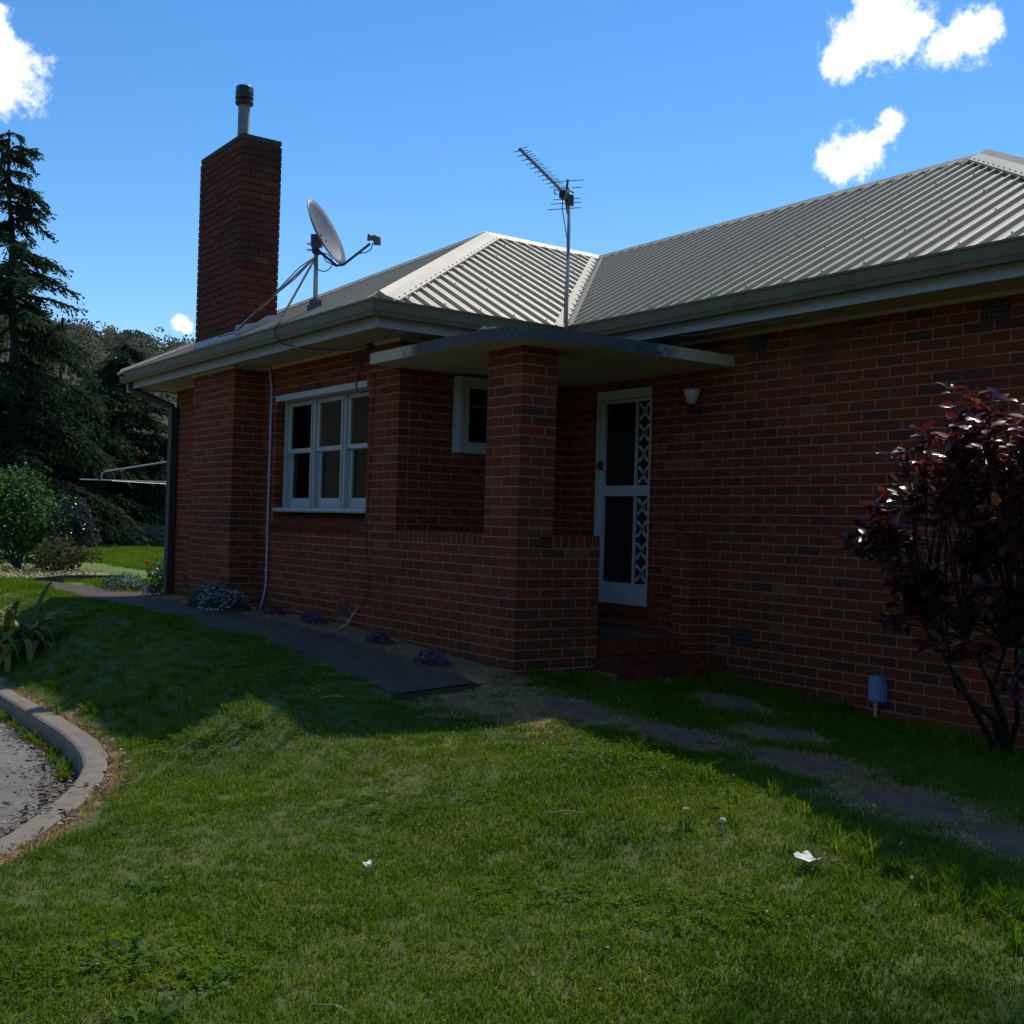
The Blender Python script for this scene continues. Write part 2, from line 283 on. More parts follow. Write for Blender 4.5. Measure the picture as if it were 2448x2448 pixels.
def in_drive(x, y):
    x = np.asarray(x, float); y = np.asarray(y, float); ins = np.zeros(x.shape, bool); n = len(_DP)
    for i in range(n):
        x0, y0 = _DP[i]; x1, y1 = _DP[(i+1) % n]
        if y0 == y1: continue
        c = ((y0 > y) != (y1 > y)) & (x < (x1-x0)*(y-y0)/(y1-y0)+x0); ins ^= c
    return ins
_KOa = np.array(KO)
def dist_kerb(x, y):
    x = np.asarray(x, float); y = np.asarray(y, float); best = np.full(x.shape, 1e9)
    for i in range(len(_KOa)-1):
        a = _KOa[i]; d = _KOa[i+1]-a; L2 = (d**2).sum(); t = np.clip(((x-a[0])*d[0]+(y-a[1])*d[1])/L2, 0, 1)
        best = np.minimum(best, np.hypot(x-a[0]-t*d[0], y-a[1]-t*d[1]))
    return best
_ph = np.random.RandomState(3).rand(10, 4)
def h_arr(x, y, micro=True):
    x = np.asarray(x, float); y = np.asarray(y, float)
    b = np.interp(x, BX, BZ)
    t = np.clip((-1.35-y)/1.55, 0, 1); w = t*t*(3-2*t)
    far = np.clip((-9-x)/4, 0, 1)
    h = b+(np.minimum(b, -.40)-b)*w
    dk = dist_kerb(x, y); k = np.clip(1-dk/.9, 0, 1)**2
    h = h+(ZK-.03-h)*k
    h = h-.05*((x < .2) & (x > -12.4) & (y > -1.08) & (y < -.42))
    if micro:
        for p in _ph:
            f = 1.2+p[0]*5; h = h+.006*np.sin(f*(x*math.cos(p[1]*6.3)+y*math.sin(p[1]*6.3))+p[2]*6.3)*np.clip((-y+.2), .2, 1)
    return h
def gz(x, y): return float(h_arr(np.array([x]), np.array([y]))[0])

def axis(segs):
    out = []
    for a, b, s in segs: out += list(np.arange(a, b, s))
    return np.array(out+[segs[-1][1]])
def build_ground():
    X = axis([(-60,-20,2.0),(-20,-9,.5),(-9,8,.1),(8,14,.5),(14,40,3)]); Y = axis([(-14,-5,.5),(-5,2.1,.1),(2.1,6,.4),(6,40,2)])
    XX, YY = np.meshgrid(X, Y, indexing='ij'); H = h_arr(XX, YY); ins = in_drive(XX, YY); H[ins] = -.95
    v = np.stack([XX.ravel(), YY.ravel(), H.ravel()], 1); ny = len(Y); f = []
    for i in range(len(X)-1):
        for j in range(ny-1): f.append((i*ny+j, (i+1)*ny+j, (i+1)*ny+j+1, i*ny+j+1))
    me = bpy.data.meshes.new('lawn_ground'); me.from_pydata(v.tolist(), [], f); me.materials.append(M['soil']); me.materials.append(M['farlawn'])
    mi = np.array([1 if v[q[0]][0] < -9 else 0 for q in f], dtype=np.int32); me.polygons.foreach_set('material_index', mi)
    me.polygons.foreach_set('use_smooth', np.ones(len(f), bool)); me.update()
    fx, fy = XX.ravel(), YY.ravel(); dr = np.zeros(fx.size)
    for sx, sy, a, b_, _ in STONES: dr = np.maximum(dr, 1.75-np.sqrt(((fx-sx)/(a*.95))**2+((fy-sy)/(b_*.95))**2))
    dr = np.maximum(dr, 1.3*np.exp(-(((fx-.25)/1.0)**2+((fy+.55)/.38)**2))); kd = dist_kerb(fx, fy); dr = np.maximum(dr, 1.15-kd/.13)
    at = me.attributes.new('dry', 'FLOAT', 'POINT'); at.data.foreach_set('value', np.clip(dr, 0, 1).astype(np.float32))
    struct(link('lawn_ground', me))
    m = MB(); m.face([(-1500,-1500,-1.3),(1500,-1500,-1.3),(1500,1500,-1.3),(-1500,1500,-1.3)]); struct(m.build('ground', M['farlawn']))
    # driveway sheet
    m = MB(); n = len(KM)
    poly = [(p[0], p[1]) for p in KM]
    for i in range(n-1):
        a, b = poly[i], poly[i+1]
        m.face([(a[0], a[1], ZD), (a[0] if i < n-4 else a[0]-.01, -14, ZD), (b[0], -14, ZD), (b[0], b[1], ZD)])
    struct(m.build('driveway', M['drive']))
    # kerb: rounded top edge, swept
    m = MB(); prof = [(0, -.9), (0, ZK-.01), (.12, ZK), (.86, ZK-.004), (.97, ZK-.016), (1, ZK-.04), (1.03, -.9)]
    rs = random.Random(5)
    def cross(i):
        a, b = Vector((*KO[i], 0)), Vector((*KI[i], 0)); return [a.lerp(b, t)+Vector((0, 0, z)) for t, z in prof]
    pts = []
    for i in range(len(KO)-1):
        segs = max(1, int((Vector(KO[i+1])-Vector(KO[i])).length/.18)) if i > 1 else 1
        A_, B_ = cross(i), cross(i+1)
        for k in range(segs): pts.append([a.lerp(b, k/segs) for a, b in zip(A_, B_)])
    pts.append(cross(len(KO)-1)); np_ = len(prof)
    V = [q for p in pts for q in p]; F = [(i*np_+j, i*np_+j+1, (i+1)*np_+j+1, (i+1)*np_+j) for i in range(len(pts)-1) for j in range(np_-1)]
    m.mesh(V, F); struct(m.build('kerb', M['kerb'], smooth=False))
    # path along the house
    m = MB(); xs = list(np.arange(-12.6, .25, .4))+[.25]
    ed = random.Random(8); lo = []; hi = []
    for x in xs:
        o = -1.2+.10*max(0, (-6-x)/4)+ed.uniform(-.03, .03); i = -.36+ed.uniform(-.02, .02)-(.25*max(0, (-8.5-x)/3))
        lo.append((x+(.0 if x < .2 else .12), o)); hi.append((x-(0 if x < .2 else .1), i))
    for i in range(len(xs)-1):
        z0, z1 = base_z(xs[i])+.006, base_z(xs[i+1])+.006
        if xs[i+1] > .2: z1 = -.05
        a, b, c, d = lo[i], lo[i+1], hi[i+1], hi[i]
        m.face([(*a, z0), (*b, z1), (*c, z1), (*d, z0)]); m.face([(*a, z0-.15), (*b, z1-.15), (*b, z1), (*a, z0)]); m.face([(*d, z0), (*c, z1), (*c, z1-.15), (*d, z0-.15)])
    m.face([(*lo[-1], -.2), (*hi[-1], -.2), (*hi[-1], -.05), (*lo[-1], -.05)])
    struct(m.build('path', M['path']))
    m = MB()   # dry soil strip between path and wall
    for i in range(len(xs)-1):
        if xs[i] < -7.9: continue
        z0, z1 = base_z(xs[i])+.012, base_z(xs[i+1])+.012
        m.face([(xs[i], -.40, z0-.008), (xs[i+1], -.40, z1-.008), (xs[i+1], .02, z1+.01), (xs[i], .02, z0+.01)])
    struct(m.build('garden_strip_ground', M['drysoil']))
build_ground()

# ------------------------------------------------------------------ the house
house = thing('brick_house', 'single storey red brick house with cream ribbed steel roof and corner porch', 'house', (0, 0, 0))
CZ = .08; J = .0056
XE, XP = -1.9, 0.0         # wing corner, porch corner
YR = 2.0                   # plane of the long right wall
XW, XRW = -7.84, 3.72      # west and east ends
def rz(k): return (30-k-1)*CZ+J, (30-k)*CZ-J
bricks = []                # dicts: wall, o (3-vec centre of face), u, n, halfw, halfh, depth, tone
brs = random.Random(21)
def tone():
    r = brs.random()
    if r < .035: return brs.uniform(.04, .18)
    if r < .09: return brs.uniform(.85, 1)
    return brs.uniform(.26, .76)
def face_bricks(wall, P0, u, n, u0, u1, k0, k1, phase, own0=None, own1=None, holes=(), ztop=None, zbot=None):
    """running bond on a plane. P0 world point with u=0; own0/own1: parity of rows that run right to the external corner at that end"""
    P0, u, n = Vector(P0), Vector(u), Vector(n)
    for k in range(k0, k1):
        zl, zh = rz(k)
        if ztop is not None:
            if zl >= ztop-.012: continue
            zh = min(zh, ztop-J)
        if zbot is not None:
            if zh <= zbot+.012: continue
            zl = max(zl, zbot+J)
        a = u0+(0 if own0 is None or k % 2 == own0 else .115)
        b = u1-(0 if own1 is None or k % 2 == own1 else .115)
        j = phase+(.12 if k % 2 else 0.0)
        cuts = [a]; g = j+math.floor((a-j)/.24)*.24
        while g < b:
            if g > a+.035 and g < b-.035: cuts.append(g)
            g += .24
        cuts.append(b)
        spans = []
        for i in range(len(cuts)-1):
            s0 = cuts[i]+(J if i else 0); s1 = cuts[i+1]-(J if i < len(cuts)-2 else 0); sp = [(s0, s1)]; cut = False
            for ha, hb, hc, hd in holes:
                if zh <= hc+.01 or zl >= hd-.01: continue
                ns = []
                for c, d in sp:
                    if d <= ha or c >= hb: ns.append((c, d)); continue
                    cut = True
                    if c < ha-.02: ns.append((c, ha))
                    if d > hb+.02: ns.append((hb, d))
                sp = ns
            spans += [(c, d, cut or (own0 is not None and i == 0 and k % 2 == own0) or (own1 is not None and i == len(cuts)-2 and k % 2 == own1)) for c, d in sp]
        for c, d, corner in spans:
            o = P0+u*((c+d)/2); o = Vector((o.x, o.y, (zl+zh)/2))
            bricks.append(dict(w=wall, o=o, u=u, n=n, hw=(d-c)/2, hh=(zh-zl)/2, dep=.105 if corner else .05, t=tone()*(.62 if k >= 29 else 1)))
def rowlock(wall, P0, u, n, a, b, z0, z1, dep=.11, pitch=.08):
    P0, u, n = Vector(P0), Vector(u), Vector(n); m_ = max(1, round((b-a)/pitch)); p = (b-a)/m_
    for i in range(m_):
        o = P0+u*(a+(i+.5)*p); o = Vector((o.x, o.y, (z0+z1)/2))
        bricks.append(dict(w=wall, o=o, u=u, n=n, hw=p/2-J*.9, hh=(z1-z0)/2, dep=dep, t=tone()*.8))
def emit_brick(m, b, local=False):
    rs = brs; ch = .0016
    u = b['u']; n = b['n']; z = Vector((0, 0, 1)); hw, hh, dp = b['hw'], b['hh'], b['dep']
    out = rs.uniform(-.0002, .0009); sk = rs.uniform(-.004, .004); o = Vector((0, 0, 0)) if local else b['o']
    def P(a, c, d): return o+u*a+z*(c+sk*a)+n*(d+out)
    V = [P(-hw,-hh,-dp), P(hw,-hh,-dp), P(hw,hh,-dp), P(-hw,hh,-dp), P(-hw,-hh,-ch), P(hw,-hh,-ch), P(hw,hh,-ch), P(-hw,hh,-ch),
         P(-hw+ch,-hh+ch,0), P(hw-ch,-hh+ch,0), P(hw-ch,hh-ch,0), P(-hw+ch,hh-ch,0)]
    F = [(8,9,10,11),(4,5,9,8),(5,6,10,9),(6,7,11,10),(7,4,8,11),(0,1,5,4),(1,2,6,5),(2,3,7,6),(3,0,4,7)]
    if u.cross(z).dot(n) < 0: F = [tuple(reversed(f)) for f in F]
    m.mesh(V, F, b['t'])

X_, Y_, nX, nY = (1,0,0), (0,1,0), (1,0,0), (0,-1,0)
ZT = 2.825; ZSL = 2.545
KT = -6
WIN = (-4.60, -2.485, 1.035, 2.475)    # big window opening incl. sloping sill course
VA1, VA2, VA3 = (-2.965,-2.765,.193,.325), (-2.85,-2.63,2.633,2.785), (-7.37,-7.2,.193,.325)
BX0, BX1, BY = -6.25, -4.97, -.35
# front plane y = 0 : odd rows run to the corner
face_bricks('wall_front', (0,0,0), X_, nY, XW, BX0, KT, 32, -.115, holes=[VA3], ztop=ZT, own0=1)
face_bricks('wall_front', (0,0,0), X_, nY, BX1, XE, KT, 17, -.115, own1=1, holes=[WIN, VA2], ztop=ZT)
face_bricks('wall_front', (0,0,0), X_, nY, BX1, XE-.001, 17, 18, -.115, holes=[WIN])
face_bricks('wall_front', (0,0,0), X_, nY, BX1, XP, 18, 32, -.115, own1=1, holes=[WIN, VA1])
rowlock('wall_front', (0,0,0), X_, nY, XE+.0, -.475, .965, 1.067, dep=.112)
# pillar
face_bricks('pillar', (0,0,0), X_, nY, -.47, XP, KT, 18, -.115, own0=1, own1=1, ztop=ZSL)
face_bricks('pillar', (0,0,0), Y_, nX, 0, .35, KT, 18, .235, own0=0, own1=1, ztop=ZSL)
face_bricks('pillar', (0,.35,0), X_, (0,1,0), -.47, 0, KT, 18, -.115, own0=0, own1=0, ztop=ZSL)
face_bricks('pillar', (-.47,0,0), Y_, (-1,0,0), 0, .35, KT, 18, .235, own0=0, own1=1, ztop=ZSL)
# porch return parapet (x = 0)
face_bricks('porch_parapet', (0,0,0), Y_, nX, 0, .84, 18, 33, .235, own0=0, own1=0)
rowlock('porch_parapet', (0,0,0), Y_, nX, .355, .84, .965, 1.067, dep=.19)
face_bricks('porch_parapet', (0,.84,0), X_, (0,1,0), -.23, 0, 18, 33, -.115, own1=1)
# wing end wall (x = XE)
SW = (.585, 1.235, 1.80, 2.525)
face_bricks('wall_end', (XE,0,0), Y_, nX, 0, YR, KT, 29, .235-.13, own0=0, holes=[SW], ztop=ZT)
# long right wall
DOOR = (-1.5, -.69, .395, 2.465)
VR1, VR2, VR3 = (.368,.602,.165,.325), (2.64,2.87,2.635,2.785), (.475,.705,.635+2.0,2.785)
PH = .4677
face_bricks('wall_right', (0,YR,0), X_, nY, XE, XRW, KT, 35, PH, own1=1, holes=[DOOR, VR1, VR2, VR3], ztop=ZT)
# pier beside the steps
PX0, PX1, PY = -.13, .10, 1.78
face_bricks('porch_pier', (0,PY,0), X_, nY, PX0, PX1, 18, 33, -.03, own1=1, own0=1)
face_bricks('porch_pier', (PX1,0,0), Y_, nX, PY, YR-.004, 18, 33, PY+.235, own0=0)
rowlock('porch_pier', (0,PY,0), X_, nY, PX0, PX1, .965, 1.08, dep=.2, pitch=.078)
# chimney breast
face_bricks('chimney_breast', (0,BY,0), X_, nY, BX0, BX1, KT, 32, BX1-.115, own0=1, own1=1, ztop=2.80)
face_bricks('chimney_breast', (BX1,0,0), Y_, nX, BY, -.002, KT, 32, BY+.235, own0=0, ztop=2.80)
face_bricks('chimney_breast', (BX0,0,0), Y_, (-1,0,0), BY, -.002, KT, 32, BY+.235, own0=0, ztop=2.80)
face_bricks('porch_pier', (PX0,0,0), Y_, (-1,0,0), PY, YR-.004, 18, 33, PY+.235, own0=0)
face_bricks('wall_west', (XW,0,0), Y_, (-1,0,0), 0, 2.4, KT, 32, .235, own0=0, ztop=ZT)
# chimney stack above the roof
CY1, CZT = .13, 5.40
_n0 = len(bricks)
KC = 30-int(CZT/CZ)
face_bricks('chimney', (0,BY,0), X_, nY, BX0, BX1, KC, -8, BX1-.115, own0=1, own1=1)
face_bricks('chimney', (BX1,0,0), Y_, nX, BY, CY1, KC, -8, BY+.235, own0=0, own1=0)
face_bricks('chimney', (BX0,0,0), Y_, (-1,0,0), BY, CY1, KC, -8, BY+.235, own0=0, own1=0)
face_bricks('chimney', (0,CY1,0), X_, (0,1,0), BX0, BX1, KC, -8, BX1-.115, own0=1, own1=1)
for b in bricks[_n0:]: b['old'] = True
# sloping brick window sill course
def sill_bricks():
    a, b_ = WIN[0], WIN[1]; n_ = 26; p = (b_-a)/n_
    ax = Vector((0, -.86, -.51)).normalized(); nn = Vector((0, -.51, .86)).normalized()
    for i in range(n_):
        x = a+(i+.5)*p
        bricks.append(dict(w='wall_front', o=Vector((x, .045, 1.130)), u=Vector((1,0,0)), n=nn, hw=p/2-.0052, hh=.0, dep=.07, t=tone()*.6, sill=ax))
sill_bricks()
def sill_bed():
    m = MB(); ax = Vector((0, -.86, -.51)).normalized(); nn = Vector((0, -.51, .86)).normalized(); m.obox(Vector(((WIN[0]+WIN[1])/2, .045, 1.130))-nn*.038-ax*-.0, Vector(((WIN[1]-WIN[0])/2-.003, 0, 0)), ax*.1125, nn*.0355); return m
def emit_sill(m, b):
    o, ax, nn, hw = b['o'], b['sill'], b['n'], b['hw']
    m.obox(o-nn*.035, Vector((hw,0,0)), ax*.115, nn*.035, b['t'])
# backing (mortar) walls
def mortar_walls():
    g = .0014; B = {}
    def w(name): return B.setdefault(name, MB())
    # wall fields with openings: front wall built as strips around the window
    def strip(m, x0, x1, y0, y1, z0, z1): m.box((x0, y0, z0), (x1, y1, z1))
    zb = -.5
    m = w('wall_front')
    strip(m, XW+g, BX0-.0, g, .24, zb, ZT); strip(m, BX0, WIN[0]-g, g+.001, .24, zb, ZT)
    strip(m, WIN[0]-g, WIN[1]+g, g, .24, zb, 1.036); strip(m, WIN[0]-g, WIN[1]+g, .10, .24, 1.036, 1.15); strip(m, WIN[0], WIN[1], g, .24, WIN[3]+.006, ZT); strip(m, WIN[1]+g, XE-g, g, .24, zb, ZT)
    strip(m, XE-g, -.46, g, .22, zb, 1.058); strip(m, -.46, -g, g, .22, zb, .962)
    m = w('pillar'); strip(m, -.47+g, -g, g, .35-g, .962, ZSL)
    m = w('porch_parapet'); strip(m, -.23+g, -g, .22, .84-g, zb, 1.058)
    m = w('wall_end'); z0 = -.4
    strip(m, XE-.24, XE-g, .24, SW[0]-g, z0, ZT); strip(m, XE-.24, XE-g, SW[0], SW[1], z0, SW[2]-g); strip(m, XE-.24, XE-g, SW[0], SW[1], SW[3], ZT); strip(m, XE-.24, XE-g, SW[1], YR+g, z0, ZT)
    m = w('wall_right')
    strip(m, XE-.24, DOOR[0]-g, YR+g, YR+.24, z0, ZT); strip(m, DOOR[0], DOOR[1], YR+g, YR+.24, z0, DOOR[2]-.02); strip(m, DOOR[0], DOOR[1], YR+g, YR+.24, DOOR[3]+.02, ZT); strip(m, DOOR[1]+g, XRW-g, YR+g, YR+.24, z0-.2, ZT)
    strip(m, XRW-.24, XRW-g, YR+.24, 7.9, z0-.2, ZT)
    strip(m, XW+g, XRW-.24, 7.7, 7.9, z0, ZT); strip(m, XW+g, XW+.24, .24, 7.7, z0, ZT)
    m = w('porch_pier'); strip(m, PX0+g, PX1-g, PY+g, YR+.002, zb, .962); strip(m, PX0+.012, PX1-.012, PY+.012, YR+.002, .962, 1.07)
    m = w('chimney_breast'); strip(m, BX0+g, BX1-g, BY+g, .004, zb, 2.80)
    out = {}
    for k_, m_ in B.items(): out[k_] = m_.build(k_, M['mortar'], house)
    m = MB(); strip(m, BX0+.014, BX1-.014, BY+.014, CY1-.014, 2.9, CZT-.02); strip(m, BX0+.004, BX1-.004, BY+.004, CY1-.004, CZT-.02, CZT+.03)
    out['chimney'] = m.build('chimney', M['darkmortar'], house)
    return out
walls = mortar_walls()
sill_bed().build('sill_mortar', M['mortar'], house)
walls['wall_front'].name = 'wall'; walls['wall_end'].name = 'wall.001'; walls['wall_right'].name = 'wall.002'
walls['wall_front']['label'] = 'front wall of the wing with the three sash window'; walls['wall_end']['label'] = 'shaded wing end wall under the porch'; walls['wall_right']['label'] = 'long dark right hand wall beside the door'
def inview(p):
    d = p-CAM; w = d.dot(_f)
    if w < .1: return False
    return abs(d.dot(_r)/w*40.3725/18) < 1.0 and abs(d.dot(_u)/w*40.3725/18) < 1.0
def place_bricks():
    for b in bricks:
        d = CAM-b['o']; b['size'] = b['hw']*max(b['hh'], .03)*max(0, d.normalized().dot(b['n']))/d.length_squared if inview(b['o']) and 'sill' not in b else 0
    order = sorted(range(len(bricks)), key=lambda i: -bricks[i]['size'])
    chosen = set(order[:300]); rest = {}
    variants = {}; nb = 0
    for i, b in enumerate(bricks):
        if i in chosen:
            key = (round(b['hw'], 3), round(b['hh'], 3), b['dep'], tuple(b['n']), brs.randrange(9))
            if key not in variants:
                m = MB(); bb = dict(b); bb['o'] = Vector((0, 0, 0)); emit_brick(m, bb); variants[key] = m.data('brick', M['brick'])
            o = bpy.data.objects.new('brick', variants[key]); C.objects.link(o); o.location = b['o']; o.parent = walls[{'wall_west': 'wall_front'}.get(b['w'], b['w'])]
        else:
            m = rest.setdefault((b['w'], bool(b.get('old'))), MB())
            if 'sill' in b: emit_sill(m, b)
            else: emit_brick(m, b)
    for (w, old), m in rest.items():
        o = m.build('brickwork', M['oldbrick'] if old else M['brick'], walls[{'wall_west': 'wall_front'}.get(w, w)]); stuff(o)
place_bricks()

def air_vent(rect, plane, wall):
    a, b, c, d = rect; m = MB()
    y = plane+.004
    m.box((a+.006, y, c+.006), (b-.006, y+.004, d-.006)) if False else None
    nx, nz = 6, 4; w = (b-a-.012); h = (d-c-.012); x0, z0 = a+.006, c+.006
    for i in range(nx+1):
        x = x0+w*i/nx; t = .009 if i in (0, nx) else .006; m.box((x-t if i else x, y, z0), (x+t if i < nx else x, y+.03, z0+h))
    for j in range(nz+1):
        z = z0+h*j/nz; t = .009 if j in (0, nz) else .007; m.box((x0, y+.002, z-t if j else z), (x0+w, y+.028, z+t if j < nz else z))
    o = m.build('air_vent', M['terracotta'], house)
    m = MB(); m.box((a+.004, plane+.034, c+.004), (b-.004, plane+.05, d-.004)); m.build('vent_back', M['interior'], o)
# cut shallow recess faces: backing wall sits .006 behind, so vents are proud grilles over a dark plate
def air_vent2(rect, plane):
    a, b, c, d = rect; m = MB(); y0 = plane-.006; x0, x1, z0, z1 = a+.005, b-.005, c+.005, d-.005
    nx, nz = 7, 4
    for i in range(nx+1):
        x = x0+(x1-x0)*i/nx; m.box((x-.005, y0, z0), (x+.005, y0+.005, z1))
    for j in range(nz+1):
        z = z0+(z1-z0)*j/nz; m.box((x0-.005, y0-.0015, z-.006), (x1+.005, y0+.004, z+.006))
    o = m.build('air_vent', M['terracotta'], house)
    m = MB(); m.box((x0, y0+.0045, z0), (x1, y0+.0072, z1)); m.build('vent_back', M['interior'], o)
for v_, p_ in ((VA1, 0), (VA2, 0), (VA3, 0), (VR1, YR), (VR2, YR), (VR3, YR)): air_vent2(v_, p_)
m = MB(); m.box((-5.76, BY-.012, .0), (-5.42, BY+.002, .33)); m.box((-5.74, BY-.02, .03), (-5.44, BY-.012, .31)); m.build('cleanout_panel', M['panel'], house)

# ---- roof
ZE = 3.015; EY, EX, EYR = -.55, -1.4, 1.5
XM = (EX+(-8.34))/2; WX0 = -8.34; RY, RZ = 4.75, 4.80
HY = EY+(EX-XM)            # hip apex y on the wing
RX1 = .9; EXR = RX1+(RY-EYR)
PITCH_W = (RZ-ZE)/(EX-XM); PITCH_R = (RZ-ZE)/(RY-EYR)
RIB = .19; RH = .030
def prof(u0, u1):
    """(u, height) samples of the ribbed sheet"""
    out = []; k = math.floor(u0/RIB)-1
    while k*RIB < u1+RIB:
        c = k*RIB
        out += [(c-.024, 0), (c-.014, RH), (c+.014, RH), (c+.024, 0), (c+.075, .0), (c+.08, .003), (c+.088, .003), (c+.093, 0), (c+.097+.03, 0)]
        k += 1
    return [(u, h) for u, h in out if u0 <= u <= u1]
def slope(O, u, v, n, umax, vlo, vhi, label=None):
    """ribbed roof plane split into sheets; vlo, vhi: functions of u giving lower and upper edge along v"""
    O, u, v, n = map(Vector, (O, u, v, n)); n = n.normalized(); P = prof(0, umax)
    P = [(0, 0)]+[p for p in P if 0 < p[0] < umax]+[(umax, 0)]
    W = RIB*4; groups = {}
    for i in range(len(P)-1):
        groups.setdefault(int((P[i][0]+.001+.06)/W), []).append((P[i], P[i+1]))
    for g, segs in groups.items():
        m = MB()
        for (ua, ha), (ub, hb) in segs:
            la, lb, ta, tb = vlo(ua), vlo(ub), vhi(ua), vhi(ub)
            if ta-la <= 1e-4 and tb-lb <= 1e-4: continue
            ta, tb = max(ta, la), max(tb, lb)
            m.face([O+u*ua+v*la+n*ha, O+u*ub+v*lb+n*hb, O+u*ub+v*tb+n*hb, O+u*ua+v*ta+n*ha])
        # screws on every second rib
        for k in range(int(segs[0][0][0]/RIB)+1, int(segs[-1][1][0]/RIB)+1):
            uc = k*RIB
            for r_, vv in enumerate((.12, .95, 1.8, 2.65, 3.4)):
                if (k+r_) % 2 == 0 and vlo(uc) <= vv < vhi(uc)-.1:
                    c = O+u*uc+v*vv+n*RH; m.lathe([(.010, 0), (.010, .004), (.006, .005), (.006, .011), (0, .011)], c, 6, n)
        if m.f: m.build('roof_sheet', M['roof'], house)
cw = math.hypot(1, PITCH_W); cr = math.hypot(1, PITCH_R)
LW = (EX-XM)*cw; LR = (RY-EYR)*cr; WL = EX-XM
# hip face over the front wall (faces -y)
slope((WX0, EY, ZE), (1,0,0), Vector((0, 1, PITCH_W))/cw, (0, -PITCH_W, 1), EX-WX0, lambda u: 0, lambda u: min(u, (EX-WX0)-u)*cw)
# east slope of wing (faces +x): u along +y from the corner
def valley_v(y):   # v on the wing slope where the right slope meets it
    return max(0, (y-EYR))*PITCH_R/PITCH_W*cw
slope((EX, EY, ZE), (0,1,0), Vector((-1, 0, PITCH_W))/cw, (PITCH_W, 0, 1), RY-EY, lambda u: valley_v(EY+u), lambda u: min(u*cw, LW))
# right slope (faces -y): u along +x starting at the valley top
U0 = XM
def rlo(u):
    x = U0+u; return 0 if x >= EX else (EX-x)*PITCH_W/PITCH_R*cr
slope((U0, EYR, ZE), (1,0,0), Vector((0, 1, PITCH_R))/cr, (0, -PITCH_R, 1), EXR-U0, rlo, lambda u: LR if U0+u <= RX1 else (EXR-(U0+u))*cr)
# far sides, not ribbed
m = MB(); NY = RY+(RY-EYR)
m.face([(RX1,RY,RZ),(EXR,EYR,ZE),(EXR,NY,ZE)]); m.face([(XM,RY,RZ),(RX1,RY,RZ),(EXR,NY,ZE),(WX0,NY,ZE)]); m.face([(WX0,EY,ZE),(XM,HY,RZ),(XM,RY,RZ),(WX0,NY,ZE)])
m.build('roof_sheet', M['roof'], house)
def cap(name, a, b, n1, n2, w=.17, lift=.04):
    """folded ridge or hip flashing with a rolled centre, from a to b; n1, n2: normals of the two slopes"""
    a, b = Vector(a), Vector(b); d = (b-a).normalized(); n1, n2 = Vector(n1).normalized(), Vector(n2).normalized(); up = (n1+n2).normalized()
    s1 = n1.cross(d); s1 = s1 if s1.dot(n1-n2) > 0 else -s1; s2 = n2.cross(d); s2 = s2 if s2.dot(n2-n1) > 0 else -s2
    pr = [s1*w+n1*.012, s1*(w-.005)+n1*lift, s1*.04+n1*(lift+.004), up*(lift+.028), s2*.04+n2*(lift+.004), s2*(w-.005)+n2*lift, s2*w+n2*.012]
    m = MB(); V = [a+p for p in pr]+[b+p for p in pr]; k = len(pr)
    m.mesh(V, [(i, i+1, k+i+1, k+i) for i in range(k-1)]+[tuple(range(k)), tuple(range(2*k-1, k-1, -1))])
    L_ = (b-a).length; t = .1
    while t < L_:
        for s_, n_ in ((s1, n1), (s2, n2)): m.lathe([(.010, 0), (.010, .004), (.006, .005), (.006, .012), (0, .012)], a+d*t+s_*(w-.03)+n_*lift, 6, n_)
        t += .2
    return m.build(name, M['cap'], house)
nF, nE, nR = (0,-PITCH_W,1), (PITCH_W,0,1), (0,-PITCH_R,1)
cap('hip_cap', (EX-.10, EY+.10, ZE+.045), (XM, HY, RZ), nF, nE)
cap('hip_cap', (WX0-.02, EY-.02, ZE-.005), (XM, HY, RZ), nF, (-PITCH_W,0,1))
cap('ridge_cap', (XM, HY-.05, RZ-.01), (XM, RY+.1, RZ-.01), nE, (-PITCH_W,0,1), .10)
cap('ridge_cap', (XM-.1, RY, RZ-.02), (RX1+.05, RY, RZ-.02), nR, (0,PITCH_R,1), .085, .036)
cap('hip_cap', (EXR+.02, EYR-.02, ZE-.005), (RX1, RY, RZ), nR, (1, 0, 1/ PITCH_R if False else 1))
# valley tray
m = MB(); a0 = Vector((EX+.02, EYR-.02, ZE+.0)); b0 = Vector((XM, RY, RZ)); wv = .09
dxy = Vector((-PITCH_R, -PITCH_W, 0)).normalized(); 
e1 = Vector((-.0, -1, 0)); e2 = Vector((1, 0, 0))
pw = Vector((0, -.11, 0)); pr_ = Vector((.10, 0, 0))
n1, n2 = Vector(nE).normalized(), Vector(nR).normalized()
m.face([a0+pr_*0+n2*.008, a0+Vector((.16,0,0))+n2*(RH+.006), b0+Vector((.16,0,0))+n2*(RH+.006), b0+n2*.008]); m.face([a0+Vector((0,-.13,0))+n1*(RH+.004), a0+n1*.008, b0+n1*.008, b0+Vector((0,-.13,0))+n1*(RH+.004)])
m.build('valley_flashing', M['cap'], house)

